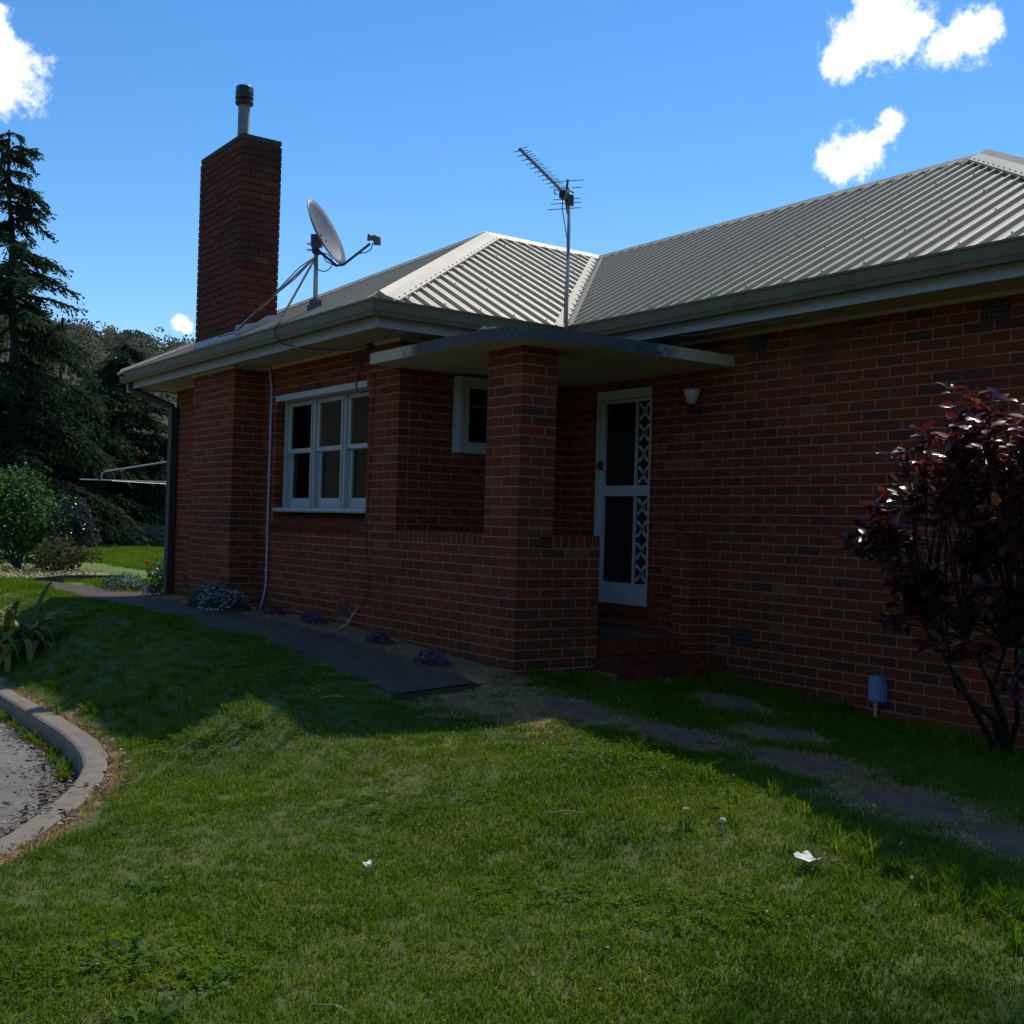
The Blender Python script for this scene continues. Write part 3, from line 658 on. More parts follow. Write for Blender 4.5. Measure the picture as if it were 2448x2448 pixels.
def sweep(path, prof_, closed_prof=True):
    """path: 2D points of the eave line (outside on the right of travel); prof_: (outward offset, z)"""
    P = [Vector((*p, 0)) for p in path]; n = len(P); m = MB(); rows = []
    for i in range(n):
        d0 = (P[i]-P[i-1]).normalized() if i else (P[1]-P[0]).normalized(); d1 = (P[i+1]-P[i]).normalized() if i < n-1 else d0
        o0 = Vector((d0.y, -d0.x, 0)); o1 = Vector((d1.y, -d1.x, 0)); o = (o0+o1); o = o/(o.dot(o0)) if o.length > 1e-6 else o0
        rows.append([P[i]+o*a+Vector((0, 0, z)) for a, z in prof_])
    k = len(prof_); V = [q for r_ in rows for q in r_]; F = []
    for i in range(n-1):
        for j in range(k if closed_prof else k-1): F.append((i*k+j, i*k+(j+1) % k, (i+1)*k+(j+1) % k, (i+1)*k+j))
    if closed_prof: F += [tuple(range(k)), tuple((n-1)*k+j for j in reversed(range(k)))]
    m.mesh(V, F); return m
eave = [(WX0, NY), (WX0, EY), (EX, EY), (EX, EYR), (EXR, EYR), (EXR, NY)]
# gutter, split into runs so that each is its own part
GP = [(0, 3.02), (0, 2.895), (.03, 2.885), (.085, 2.885), (.092, 2.92), (.098, 2.925), (.100, 3.005), (.108, 3.01), (.108, 3.028), (.094, 3.03), (.092, 2.93), (.06, 2.90), (.01, 2.90), (.006, 3.02)]
def gut(path): return sweep(path, GP)
OFF = .0
inset = [(WX0+.0, EY+.0)]
def offset_path(pts, o):
    return pts
gpath = [(WX0+.05, NY), (WX0+.05, EY+.05), (EX-.05, EY+.05), (EX-.05, EYR+.05), (EXR-.05, EYR+.05), (EXR-.05, NY)]
for i in range(len(gpath)-1):
    full = sweep(gpath, GP)
    k = len(GP); V = full.v; m = MB(); m.mesh(V[i*k:(i+2)*k], [(j, (j+1) % k, k+(j+1) % k, k+j) for j in range(k)]+[tuple(range(k)), tuple(k+j for j in reversed(range(k)))]); m.build('gutter', M['gutter'], house)
FP = [(-.012, 2.99), (-.012, 2.805), (-.034, 2.805), (-.034, 2.99)]
for i in range(len(gpath)-1):
    full = sweep(gpath, FP); k = 4; V = full.v; m = MB(); m.mesh(V[i*k:(i+2)*k], [(j, (j+1) % k, k+(j+1) % k, k+j) for j in range(k)]+[tuple(range(k)), tuple(k+j for j in reversed(range(k)))]); m.build('fascia', M['fascia'], house)
SP = [(-.036, 2.822), (-.036, 2.834), (-.62, 2.834), (-.62, 2.822)]
m = sweep(gpath, SP); m.build('soffit', M['soffit'], house)
# cover strip along wall top
m = MB(); m.box((BX1+.002, -.022, 2.79), (XE+.022, -.001, 2.8215)); m.box((XW, -.022, 2.79), (BX0-.002, -.001, 2.8215)); m.box((XE+.001, .0, 2.79), (XE+.022, YR-.024, 2.8215)); m.box((XE+.023, YR-.022, 2.79), (XRW, YR-.001, 2.8215)); m.box((BX0-.02, BY-.022, 2.79), (BX1+.02, BY-.001, 2.8215)); m.box((BX1+.001, BY, 2.79), (BX1+.02, -.023, 2.8215)); m.build('eave_bead', M['soffit'], house)
# ---- big window
def sash_window():
    x0, x1 = WIN[0]+.012, WIN[1]-.004; y = .095; z0, z1 = 1.215, 2.468
    m = MB(); m.box((x0-.0, y, z0), (x0+.045, y+.11, z1)); m.box((x1-.045, y, z0), (x1, y+.11, z1)); m.box((x0+.045, y, z1-.05), (x1-.045, y+.11, z1)); m.box((x0-.0, y-.09, z1-.045), (x1+.0, y-.002, z1+.0)); m.box((x0-.13, -.022, z1+.002), (x1-.0, -.004, z1+.012)); m.box((x0, -.02, z1-.05), (x1, .006, z1+.0018))
    w = (x1-x0)
    for fx in (1/3, 2/3): xm = x0+w*fx; m.box((xm-.05, y+.006, z0), (xm+.05, y+.11, z1-.055))
    win = m.build('window', M['white'], house); win['label'] = 'white three sash window in the wing front wall'
    for fx in (1/3, 2/3):
        xm = x0+w*fx; m = MB(); m.box((xm-.006, y-.01, z0+.02), (xm+.006, y+.005, z1-.056)); m.build('mullion_bead', M['white'], win)
    m = MB(); m.box((x0-.05, y-.075, z0-.005), (x1+.0, y+.1, z0+.035)); m.box((x0-.055, y-.10, z0-.012), (x1, y-.01, z0+.04)) if False else None
    m.tube([(x0-.055, y-.075, z0+.015), (x1, y-.075, z0+.015)], .026, 10); m.build('window_sill', M['white'], win)
    for i in range(3):
        a = x0+w*i/3+(.045 if i == 0 else .05); b = x0+w*(i+1)/3-(.045 if i == 2 else .05)
        zm = 1.875
        for (c, d, yy, bot) in ((zm-.02, z1-.058, y+.03, .045), (z0+.036, zm+.02, y+.062, .11)):
            m = MB(); st = .05
            m.box((a, yy, c), (a+st, yy+.03, d)); m.box((b-st, yy, c), (b, yy+.03, d)); m.box((a+st, yy+.001, d-.045), (b-st, yy+.029, d)); m.box((a+st, yy+.001, c), (b-st, yy+.029, c+bot))
            s_ = m.build('sash', M['white'], win)
            m = MB(); m.box((a+st-.002, yy+.012, c+bot-.002), (b-st+.002, yy+.016, d-.043)); m.build('pane', M['glass'], win)
    m = MB()
    for k in range(40):
        zz = z0+.03+k*.032; m.mesh([(x0+.05, y+.098, zz), (x1-.05, y+.098, zz), (x1-.05, y+.114, zz+.030), (x0+.05, y+.114, zz+.030)], [(0, 1, 2, 3)])
    m.build('venetian_blind', M['blind'], win)
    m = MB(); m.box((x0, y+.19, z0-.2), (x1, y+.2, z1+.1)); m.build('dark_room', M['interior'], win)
sash_window()
def small_window():
    x = XE; y0, y1, z0, z1 = SW[0]+.0, SW[1], SW[2], SW[3]-.008; d = .13
    m = MB(); t = .035
    m.box((x-.1, y0, z0), (x+d, y0+t, z1)); m.box((x-.1, y1-t, z0), (x+d, y1, z1)); m.box((x-.1, y0+t, z1-t), (x+d, y1-t, z1)); m.box((x-.1, y0+t, z0), (x+d, y1-t, z0+t))
    win = m.build('window', M['white'], house); win['label'] = 'small white box framed window in the shaded porch wall'
    m = MB(); s_ = .07; xa, xb = x+d-.05, x+d-.012
    m.box((xa, y0+t, z0+t), (xb, y0+t+s_, z1-t)); m.box((xa, y1-t-s_, z0+t), (xb, y1-t, z1-t)); m.box((xa+.001, y0+t+s_, z1-t-s_), (xb-.001, y1-t-s_, z1-t)); m.box((xa+.001, y0+t+s_, z0+t), (xb-.001, y1-t-s_, z0+t+s_))
    m.build('sash', M['white'], win)
    m = MB(); m.box((xa+.014, y0+t+s_-.002, z0+t+s_-.002), (xa+.018, y1-t-s_+.002, z1-t-s_+.002)); m.build('pane', M['glass'], win)
small_window()
# ---- front door
def front_door():
    x0, x1, z0, z1 = DOOR[0], DOOR[1], DOOR[2], DOOR[3]; y = YR+.045
    m = MB(); m.box((x0+.001, YR+.012, z0), (x0+.032, YR+.2, z1)); m.box((x1-.03, YR+.035, z0), (x1-.001, YR+.2, z1)); m.box((x0+.032, YR+.022, z1-.085), (x1-.03, YR+.2, z1-.001)); m.box((x0+.03, YR+.004, z1-.03), (x1-.001, YR+.03, z1-.001))
    d = m.build('door', M['screen'], house); d['label'] = 'white screen door with patterned lattice strip'
    a, b = x0+.034, x1-.033; zb = z0+.012; zt = z1-.09
    m = MB(); st = .058; mr0, mr1 = 1.445, 1.545
    m.box((a, y, zb), (a+st, y+.03, zt)); m.box((b-.045, y, zb), (b, y+.03, zt)); m.box((a+st, y+.001, zt-.03), (b-.045, y+.029, zt)); m.box((a+st, y+.001, mr0), (b-.045, y+.029, mr1)); m.box((a+st, y+.001, zb), (b-.045, y+.029, zb+.205))
    m.build('door_frame', M['screen'], d)
    xm = -.952; m = MB()
    for c, e in ((mr1, zt-.03), (zb+.205, mr0)): m.box((xm-.011, y+.002, c), (xm+.011, y+.028, e))
    m.build('mullion', M['screen'], d)
    for c, e in ((mr1, zt-.03), (zb+.205, mr0)):
        m = MB(); m.box((a+st, y+.031, c-.01), (b-.045, y+.034, e+.01)); m.build('fly_screen', M['mesh'], d)
        # lattice: octagon rings in two columns joined by short links
        n_ = 4; ph = (e-c)/n_; m = MB()
        bar = .0125; L0, L1 = xm+.012, b-.046; pw = .185; xc = [L0+.0, L0+pw]
        for j in range(n_):
            zc = c+(j+.5)*ph; rr_x, rr_z = .074, .072
            for X in xc:
                pts = []
                for k in range(8):
                    t = math.pi/8+k*math.pi/4; pts.append((X+rr_x*math.cos(t)/math.cos(math.pi/8), zc+rr_z*math.sin(t)/math.cos(math.pi/8)))
                for k in range(8):
                    p, q = pts[k], pts[(k+1) % 8]
                    if min(p[0], q[0]) < L0-.001 or max(p[0], q[0]) > L1+.01: continue
                    dv = Vector((q[0]-p[0], 0, q[1]-p[1])); nrm = Vector((-dv.z, 0, dv.x)).normalized()
                    m.obox((( p[0]+q[0])/2, y+.014, (p[1]+q[1])/2), dv*.56, Vector((0, .006, 0)), nrm*bar)
                for s_ in (-1, 1):   # vertical links between rings
                    pass
            for X in xc[:-1]:
                xa, xb = X+rr_x-.006, min(X+pw-rr_x+.006, L1)
                if xb > xa: m.box((xa-.004, y+.008, zc-.017), (xb+.004, y+.020, zc+.017))
        m.build('lattice', M['screen'], d)
    m = MB(); m.box((a+.012, y-.03, 1.70), (a+.042, y-.0005, 1.79)); m.tube([(a+.027, y-.045, 1.77), (a+.027, y-.06, 1.75), (a+.027, y-.06, 1.72)], .008, 6); m.build('door_handle', M['dark'], d)
    m = MB(); m.box((x0+.036, y+.09, z0), (x1-.035, y+.12, z1-.09)); m.build('inner_door', M['interior'], d)
front_door()
# ---- porch slab
def porch_slab():
    pts = [(XE+.003, YR-.004), (XE+.003, -.001), (XE-.02, -.001), (XE-.02, -.30)]
    xr, rad = .34, .55; pts += [(xr-rad, -.30)] + [(xr-rad+rad*math.sin(t), -.30+rad-rad*math.cos(t)) for t in np.linspace(.12, math.pi/2, 9)] + [(xr, YR-.004)]
    m = MB(); z0, z1 = ZSL, ZSL+.098; n = len(pts); P = list(reversed(pts))
    P = pts
    m.face([(x, y, z1) for x, y in P]); m.face([(x, y, z0) for x, y in reversed(P)])
    for i in range(n):
        a, b = P[i], P[(i+1) % n]; k = max(1, int(math.hypot(b[0]-a[0], b[1]-a[1])/.2))
        for j in range(k):
            p = [a[q]+(b[q]-a[q])*j/k for q in (0, 1)]; q_ = [a[q]+(b[q]-a[q])*(j+1)/k for q in (0, 1)]
            m.face([(*p, z0), (*q_, z0), (*q_, z1), (*p, z1)])
    o = m.build('porch_slab', None or M['slabedge'], house); return o
def slab_material():
    m = bpy.data.materials.new('slab_edge_mouldy'); m.use_nodes = True; nt = m.node_tree; N = nt.nodes.new; L = nt.links.new; b = nt.nodes['Principled BSDF']; b.inputs['Roughness'].default_value = .85
    g = N('ShaderNodeNewGeometry'); sp = N('ShaderNodeSeparateXYZ'); L(g.outputs['Position'], sp.inputs[0])
    def mth(op, a, b_):
        n = N('ShaderNodeMath'); n.operation = op
        for i, v in enumerate((a, b_)):
            if isinstance(v, (int, float)): n.inputs[i].default_value = v
            else: L(v, n.inputs[i])
        return n.outputs[0]
    no = N('ShaderNodeTexNoise'); no.inputs['Scale'].default_value = 9; no.inputs['Detail'].default_value = 8; no.inputs['Roughness'].default_value = .7; L(g.outputs['Position'], no.inputs['Vector'])
    nn = mth('MULTIPLY', mth('SUBTRACT', no.outputs['Fac'], .5), .9)
    # painted ends stay clean, the weathered middle is black with mould; the underside stays painted
    def sm(v, a, b_):
        r_ = N('ShaderNodeMapRange'); r_.interpolation_type = 'SMOOTHSTEP'; r_.inputs['From Min'].default_value = a; r_.inputs['From Max'].default_value = b_; L(v, r_.inputs['Value']); return r_.outputs['Result']
    ends = mth('MULTIPLY', sm(mth('ADD', sp.outputs['X'], nn), -1.45, -1.1), mth('SUBTRACT', 1.0, sm(mth('ADD', sp.outputs['Y'], nn), 1.05, 1.4)))
    nz = N('ShaderNodeSeparateXYZ'); L(g.outputs['Normal'], nz.inputs[0]); up = sm(nz.outputs['Z'], -.6, -.3)
    f = mth('MULTIPLY', ends, up)
    top = sm(nz.outputs['Z'], .3, .6); f = mth('MAXIMUM', f, top)
    n2 = N('ShaderNodeTexNoise'); n2.inputs['Scale'].default_value = 45; n2.inputs['Detail'].default_value = 6; L(g.outputs['Position'], n2.inputs['Vector'])
    r1 = N('ShaderNodeValToRGB'); r1.color_ramp.elements[0].color = (.04, .042, .045, 1); r1.color_ramp.elements[1].color = (.105, .11, .115, 1); r1.color_ramp.elements[0].position = .35; r1.color_ramp.elements[1].position = .8; L(n2.outputs['Fac'], r1.inputs['Fac'])
    mx = N('ShaderNodeMix'); mx.data_type = 'RGBA'; L(f, mx.inputs['Factor']); mx.inputs['A'].default_value = (.44, .38, .26, 1); L(r1.outputs['Color'], mx.inputs['B']); L(mx.outputs['Result'], b.inputs['Base Color'])
    bp = N('ShaderNodeBump'); bp.inputs['Strength'].default_value = .3; bp.inputs['Distance'].default_value = .01; L(n2.outputs['Fac'], bp.inputs['Height']); L(bp.outputs['Normal'], b.inputs['Normal'])
    return m
M['slabedge'] = slab_material()
porch_slab()
# porch floor and brick steps
def steps():
    m = MB(); m.box((XE, .22, -.4), (-.24, YR, .195)); m.box((-.24, .84, -.4), (-.11, PY+.02 if False else 1.9, .195)); m.build('porch_floor', M['path'], house)
    m = MB(); n_ = 13; a, b = .845, 1.775; p = (b-a)/n_
    m.box((-.235, a, -.4), (-.01, b, .075)); o = m.build('step', M['mortar'], house)
    mm = MB()
    for i in range(n_):
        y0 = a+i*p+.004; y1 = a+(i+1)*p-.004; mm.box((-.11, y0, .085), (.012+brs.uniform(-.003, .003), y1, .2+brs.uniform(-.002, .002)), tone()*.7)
    for x in (-.0,):
        yy = a
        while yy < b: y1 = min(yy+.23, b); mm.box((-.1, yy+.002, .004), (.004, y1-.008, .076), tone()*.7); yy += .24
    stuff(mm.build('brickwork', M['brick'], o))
    m = MB(); b2 = 1.98; a2 = .80; m.box((.012, a2, -.4), (.30, b2, -.045)); m.box((.012, a2, -.045), (.29, b2, -.03)); o2 = m.build('step', M['mortar'], house)
    mm = MB(); n_ = 15; p = (b2-a2)/n_
    for i in range(n_):
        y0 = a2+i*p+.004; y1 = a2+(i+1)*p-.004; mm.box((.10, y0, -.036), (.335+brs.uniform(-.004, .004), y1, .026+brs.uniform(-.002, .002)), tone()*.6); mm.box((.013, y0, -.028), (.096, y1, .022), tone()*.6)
    yy = a2
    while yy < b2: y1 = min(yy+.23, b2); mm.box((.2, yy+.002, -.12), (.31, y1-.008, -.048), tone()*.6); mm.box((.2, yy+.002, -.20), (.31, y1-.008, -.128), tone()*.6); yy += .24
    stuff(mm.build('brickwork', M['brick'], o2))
    m = MB(); n_ = 10; p = (DOOR[1]-DOOR[0])/n_
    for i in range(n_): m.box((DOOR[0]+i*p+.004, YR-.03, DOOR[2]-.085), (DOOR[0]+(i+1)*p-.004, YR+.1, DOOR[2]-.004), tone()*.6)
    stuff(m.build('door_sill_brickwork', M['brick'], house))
steps()
# ---- flue
fl = MB(); fc = (-5.56, -.1, CZT)
fl.lathe([(.085, 0), (.085, .03), (.068, .035), (.068, .60)], fc, 18); flue = fl.build('flue_pipe', M['flue'], house, smooth=True)
m = MB(); f2 = (fc[0], fc[1], CZT+.55)
m.lathe([(.069, 0), (.098, .012), (.106, .035), (.100, .055), (.078, .060), (.078, .075), (.104, .078), (.107, .09), (.102, .10), (.102, .13), (.107, .14), (.102, .15), (.102, .205), (.094, .222), (.05, .235), (0, .238)], f2, 24); m.build('flue_cowl', M['dark'], flue, smooth=True)
m = MB(); m.face([(BX1+.003, BY-.01, 3.12), (BX1+.003, CY1+.03, 3.36), (BX1+.003, CY1+.03, 3.46), (BX1+.003, .0, 3.42), (BX1+.003, -.12, 3.33), (BX1+.003, BY-.01, 3.27)]); m.box((BX0-.02, BY-.012, 3.10), (BX1+.004, BY-.003, 3.21)); m.build('chimney_flashing', M['galv'], house)
# ---- downpipe and eave bracket
m = MB(); m.box((-7.845, -.10, .05), (-7.725, -.012, 2.56)); m.tube([(-8.2, -.5, 2.88), (-8.2, -.5, 2.80), (-8.16, -.46, 2.765), (-7.80, -.07, 2.575), (-7.785, -.056, 2.50)], .046, 8); m.build('downpipe', M['brownpipe'], house)
m = MB(); m.box((-7.885, -.09, .05), (-7.848, .02, 2.50)); m.build('corner_post', M['greypipe'], house)
m = MB(); m.box((-8.29, -.53, 2.76), (-8.17, -.36, 2.88)); m.build('rafter_end', M['fascia'], house)

# ------------------------------------------------------------------ things on and beside the house
def satellite_dish():
    base = Vector((-3.885, .084, 3.40)); c = Vector((-3.69, .10, 4.15))
    t = thing('satellite_dish', 'grey satellite dish on a braced post above the wing gutter', 'satellite dish', base)
    n = (.97*(.91*_r+.41*_u)-.22*_f).normalized(); a = (-.41*_r+.91*_u); a = (a-n*a.dot(n)).normalized(); b = n.cross(a)
    m = MB(); V = []; F = []; K = 36; NR = 6; Rr = .372
    for side, off in ((0, 0), (1, -.012)):
        for i in range(NR+1):
            r_ = Rr*i/NR; d = .075*((r_/Rr)**2-1)+off
            V += [c+n*d+r_*(a*math.cos(2*math.pi*k/K)+b*math.sin(2*math.pi*k/K)*.92) for k in range(K)]
    for s_ in (0, 1):
        o = s_*(NR+1)*K
        for i in range(NR):
            for k in range(K):
                f = (o+i*K+k, o+i*K+(k+1) % K, o+(i+1)*K+(k+1) % K, o+(i+1)*K+k); F.append(f if s_ == 0 else tuple(reversed(f)))
    for k in range(K): F.append((NR*K+k, NR*K+(k+1) % K, (2*NR+1)*K+(k+1) % K, (2*NR+1)*K+k))
    m.mesh(V, F); m.build('dish', M['dish'], t, True)
    m = MB()
    for s_ in ((.10, .06), (.10, -.06), (-.06, .06), (-.06, -.06)): p = c+n*(-.066)+a*s_[0]+b*s_[1]; m.lathe([(.012, 0), (.009, .006), (0, .007)], p, 8, n)
    m.build('bolt', M['galv'], t)
    m = MB(); m.tube([base-Vector((0, 0, .06)), Vector((base.x-.02, base.y, 4.08))], .025, 10); m.build('post', M['galv'], t, True)
    m = MB(); m.box(base+Vector((-.06, -.07, -.10)), base+Vector((.07, .07, -.0))); m.box(base+Vector((-.045, -.05, 0)), base+Vector((.045, .05, .06))); m.build('foot_bracket', M['darkgrey'], t)
    top = Vector((base.x-.02, base.y, 4.08))
    m = MB(); bc = c-n*.105-_u*.05; m.obox(bc-_r*.02, _r*.055, _u*.065, _f*.04); m.obox(top-Vector((0, 0, .06))-_r*.005, _r*.035, _u*.06, _f*.04)
    for dz in (-.02, -.085):
        for q in (.03, -.03): m.tube([top+Vector((0, 0, dz))+_f*q, top+Vector((0, 0, dz))-_r*.10+_f*q], .005, 5)
    m.build('mount_bracket', M['darkgrey'], t)
    s_ = .0007
    lnb = c+_r*.48-_u*.065+n*.0
    arm = [c-n*.10-_u*.14-_r*.02, c-_r*.0-n*.02-_u*.30+_r*.06, c+_r*.10-_u*.355, c+_r*.17-_u*.345, lnb-_r*.03-_u*.06]
    m = MB(); m.tube(arm, .014, 8); m.build('feed_arm', M['darkgrey'], t, True)
    m = MB(); ax = (c-lnb).normalized(); m.lathe([(0, -.07), (.03, -.07), (.034, -.0), (.028, .0), (.028, .02), (.036, .022), (.036, .055), (0, .06)], lnb, 14, ax); m.obox(lnb-_u*.025-ax*.045, _r*.035, _u*.04, _f*.028); m.build('feed_horn', M['dish'], t, True)
    pl = Vector((base.x-.008, base.y, 3.93))
    for nm, e in (('brace', (-4.90, -.38, 3.20)), ('brace', (-4.70, .10, 3.43))):
        m = MB(); m.tube([pl, e], .013, 7); m.obox(Vector(e)-Vector((0, 0, .015)), (.04, 0, 0), (0, .03, .015), (0, -.004, .01)); m.build(nm, M['galv'], t)
    m = MB()
    def arc(pts, r=.006): m.tube(pts, r, 5)
    loop = [Vector((c.x+.0, c.y+.0, 3.83))+.095*(math.cos(k)*_r+math.sin(k)*_u)-_r*.03 for k in np.linspace(0, 6.3, 20)]
    arc(loop)
    arc([lnb-_u*.05, lnb-_u*.12-_r*.02, lnb-_u*.15-_r*.07, c+_r*.30-_u*.235, c+_r*.20-_u*.32, c+_r*.10-_u*.365, c-_u*.31-_r*.01, c-_u*.25-_r*.04, c-_u*.22-_r*.10, pl-_u*-.02])
    e = Vector((-4.90, -.40, 3.17)); arc([pl, pl.lerp(e, .2)+Vector((0, 0, .05)), pl.lerp(e, .5)+Vector((0, 0, .02)), pl.lerp(e, .8)-Vector((0, 0, .01)), e, e+Vector((-.25, -.08, -.02))])
    arc([pl, pl.lerp(e, .25)-Vector((0, 0, .03)), pl.lerp(e, .6)+Vector((0, 0, .012)), e])
    m.build('coax_cable', M['cable'], t, True)
satellite_dish()

def tv_antenna():
    b = Vector((-1.2, 1.36, ZSL+.10)); zb = 4.235
    t = thing('tv_antenna', 'thin roof television aerial on a tall mast above the porch slab', 'aerial', b)
    m = MB(); m.tube([b, (b.x, b.y, 4.30)], .017, 8); m.build('mast', M['galv'], t, True)
    m = MB(); m.box(b+Vector((-.045, -.045, 0)), b+Vector((.045, .045, .012))); m.tube([b+Vector((-.03, 0, .3)), b+Vector((-.12, .09, .3))], .01, 5); m.build('mast_foot', M['galv'], t)
    P0 = Vector((b.x, b.y-.06, zb)); P1 = Vector((-.44, .23, zb)); d = (P1-P0).normalized(); s = Vector((-d.y, d.x, 0)); up = Vector((0, 0, 1))
    m = MB(); m.obox((P0+P1)/2, (P1-P0)/2, s*.009, up*.009); m.build('boom', M['darkgrey'], t)
    n_ = 11
    for i in range(n_):
        p = P0.lerp(P1, .12+.87*i/(n_-1)); m = MB()
        m.tube([p+s*.062+up*.018, p+s*.032+up*.012, p, p-s*.032-up*.012, p-s*.062-up*.018], .0035, 5)
        q = p-d*.035; m.tube([q+s*.06+up*.002, q-s*.06-up*.002], .0035, 5)
        m.build('director', M['galv'], t)
    m = MB(); q = P0-d*.02
    m.obox(q-d*.05+up*.085, d*.012+up*-.002, s*.008, (up*.075-d*.02)); m.obox(q-d*.05-up*.085, d*.012, s*.008, (up*.075+d*.05)); m.build('reflector_arm', M['dark'], t)
    for dz, dd, L_ in ((.15, -.085, .15), (.075, -.06, .14), (-.03, -.05, .13), (-.075, -.03, .15), (-.14, .02, .16)):
        m = MB(); c = q+up*dz+d*dd; m.tube([c-s*L_, c+s*L_], .0045, 5); m.build('reflector_rod', M['galv'], t)
    m = MB(); m.obox(P0+d*.03-up*.02, d*.05, s*.03, up*.035); m.obox(Vector((b.x, b.y, zb-.05)), (.02, 0, 0), (0, .035, 0), (0, 0, .05)); m.tube([P0+d*.08+s*.075, P0+d*.02+s*.09, P0-d*.01+s*.075], .006, 5); m.tube([P0+d*.08-s*.075, P0+d*.02-s*.09, P0-d*.01-s*.075], .006, 5); m.build('feed_box', M['dark'], t)
    m = MB(); m.tube([P0+d*.05-up*.05, P0+d*.07-up*.16, (b.x+.02, b.y-.05, zb-.35), (b.x+.018, b.y-.012, zb-.5), (b.x-.022, b.y-.008, zb-.9), (b.x-.03, b.y-.005, zb-1.2), (b.x-.02, b.y, 3.06), (b.x-.1, b.y+.09, 3.05)], .0045, 5); m.build('coax_cable', M['cable'], t, True)
tv_antenna()

def wall_things():
    # lamp
    p = Vector((-.03, YR, 2.24)); t = thing('wall_lamp', 'small white cup shaped wall lamp on a black bracket right of the door', 'wall lamp', p)
    m = MB(); c = p+Vector((-.0, -.14, .0)); m.lathe([(0, 0), (.032, .002), (.05, .03), (.066, .09), (.074, .125), (.070, .125), (.06, .085), (.04, .02), (0, .012)], c, 22); m.build('lamp_shade', M['opal'], t, True)
    m = MB(); m.lathe([(.035, 0), (.035, .02), (.0, .03)], p+Vector((.0, -.002, -.04)), 16, (0, -1, 0)); m.tube([p+Vector((0, -.02, -.05)), p+Vector((0, -.09, -.07)), p+Vector((0, -.14, -.045)), p+Vector((0, -.14, .004))], .014, 8); m.tube([p+Vector((0, -.10, -.06)), p+Vector((0, -.10, -.16))], [.012, .006], 8); m.lathe([(.03, 0), (.034, .012), (.02, .03)], c-Vector((0, 0, .03)), 14); m.build('bracket', M['dark'], t)
    # blue-grey meter box
    p = Vector((1.9, YR, -.25)); t = thing('utility_box', 'small pale blue plastic box low on the right wall beside the red leaved shrub', 'utility box', p)
    m = MB(); x0, x1, z0, z1 = 1.84, 1.945, -.085, .095; y0, y1 = YR-.085, YR-.002
    cs = .018; poly = [(x0+cs, y0), (x1-cs, y0), (x1, y0+cs), (x1, y1), (x0, y1), (x0, y0+cs)]
    m.prism(poly, z0, z1-.012); m.prism([(x0+cs, y0+.012), (x1-cs, y0+.012), (x1-.01, y0+cs+.005), (x1-.01, y1), (x0+.01, y1), (x0+.01, y0+cs+.005)], z1-.0119, z1)
    m.build('cover', M['bluebox'], t)
    m = MB(); m.box((x1+.0005, y0+.03, z0-.01), (x1+.012, y1, z1-.05)); m.box((x0+.02, y0+.02, z0-.014), (x1-.02, y1-.01, z0-.0005)); m.build('clip', M['bluebox'], t)
    m = MB(); m.tube([(1.885, YR-.035, z0-.014), (1.885, YR-.035, -.26)], .013, 8); m.lathe([(.019, 0), (.019, .03)], (1.885, YR-.035, -.13), 8); m.build('pipe', M['brass'], t)
    # conduit
    m = MB(); m.tube([(-4.735, -.03, 2.83), (-4.735, -.03, 2.74), (-4.70, -.022, 2.60), (-4.70, -.022, 1.0), (-4.695, -.022, .5), (-4.70, -.025, .36), (-4.74, -.05, .18), (-4.76, -.07, .09)], .0135, 8)
    for z in (2.3, 1.6, .98, .55): m.box((-4.725, -.037, z), (-4.675, -.001, z+.02))
    tag(m.build('conduit', M['conduit'], smooth=True), 'thin pale blue conduit pipe running down the wing wall left of the window', 'conduit')
    # black cable hanging from gutter
    m = MB(); m.tube([(-3.2, -.62, 3.05), (-3.26, -.63, 3.0), (-3.3, -.62, 2.93), (-3.22, -.57, 2.84), (-3.0, -.38, 2.795), (-2.7, -.14, 2.775), (-2.42, -.05, 2.80), (-2.40, -.035, 2.78), (-2.46, -.03, 2.76), (-2.58, -.03, 2.67), (-2.67, -.03, 2.52), (-2.70, -.03, 2.43), (-2.66, -.025, 2.38), (-2.58, -.02, 2.365), (-2.49, -.01, 2.375)], .0065, 6)
    m.obox((-2.40, -.045, 2.79), (.03, 0, 0), (0, .03, 0), (0, 0, .022))
    tag(m.build('hanging_cable', M['cable'], smooth=True), 'loose black cable looping from the gutter past the window top', 'cable')
    m = MB(); m.tube([(-2.372, -.006, 2.545), (-2.375, -.008, 2.3), (-2.392, -.007, 2.1), (-2.40, -.009, 1.7), (-2.415, -.009, 1.35), (-2.44, -.010, 1.05), (-2.41, -.01, .8), (-2.36, -.012, .62), (-2.38, -.012, .45), (-2.46, -.014, .33), (-2.55, -.016, .30)], .0042, 5)
    tag(m.build('trailing_twine', M['cord'], smooth=True), 'thin brown twine trailing down the brick wall below the porch slab', 'twine')
    m = MB(); m.tube([(-2.53, -.018, .31), (-2.58, -.06, .22), (-2.60, -.10, .14), (-2.65, -.20, .08)], [.008, .010, .011, .009], 6)
    tag(m.build('leaning_stick', M['twig'], smooth=True), 'short dry stick leaning on the wing wall among magenta flowers', 'stick')
    # loose light fitting on the slab
    m = MB(); c = Vector((-.14, -.22, ZSL+.10)); m.obox(c+Vector((0, 0, .012)), (.05, .02, .004), (-.015, .03, 0), (0, 0, .008)); m.obox(c+Vector((-.08, -.02, .02)), (.03, 0, .01), (0, .018, .006), (0, 0, .005))
    tag(m.build('broken_fitting', M['white']), 'broken white plastic pieces lying on the porch slab edge', 'plastic fitting')
    # small thin wire under the right eave
    m = MB(); m.tube([(.05, 1.62, 2.80), (.3, 1.66, 2.79), (.6, 1.68, 2.80), (.9, 1.72, 2.815), (1.3, 1.74, 2.82)], .004, 5)
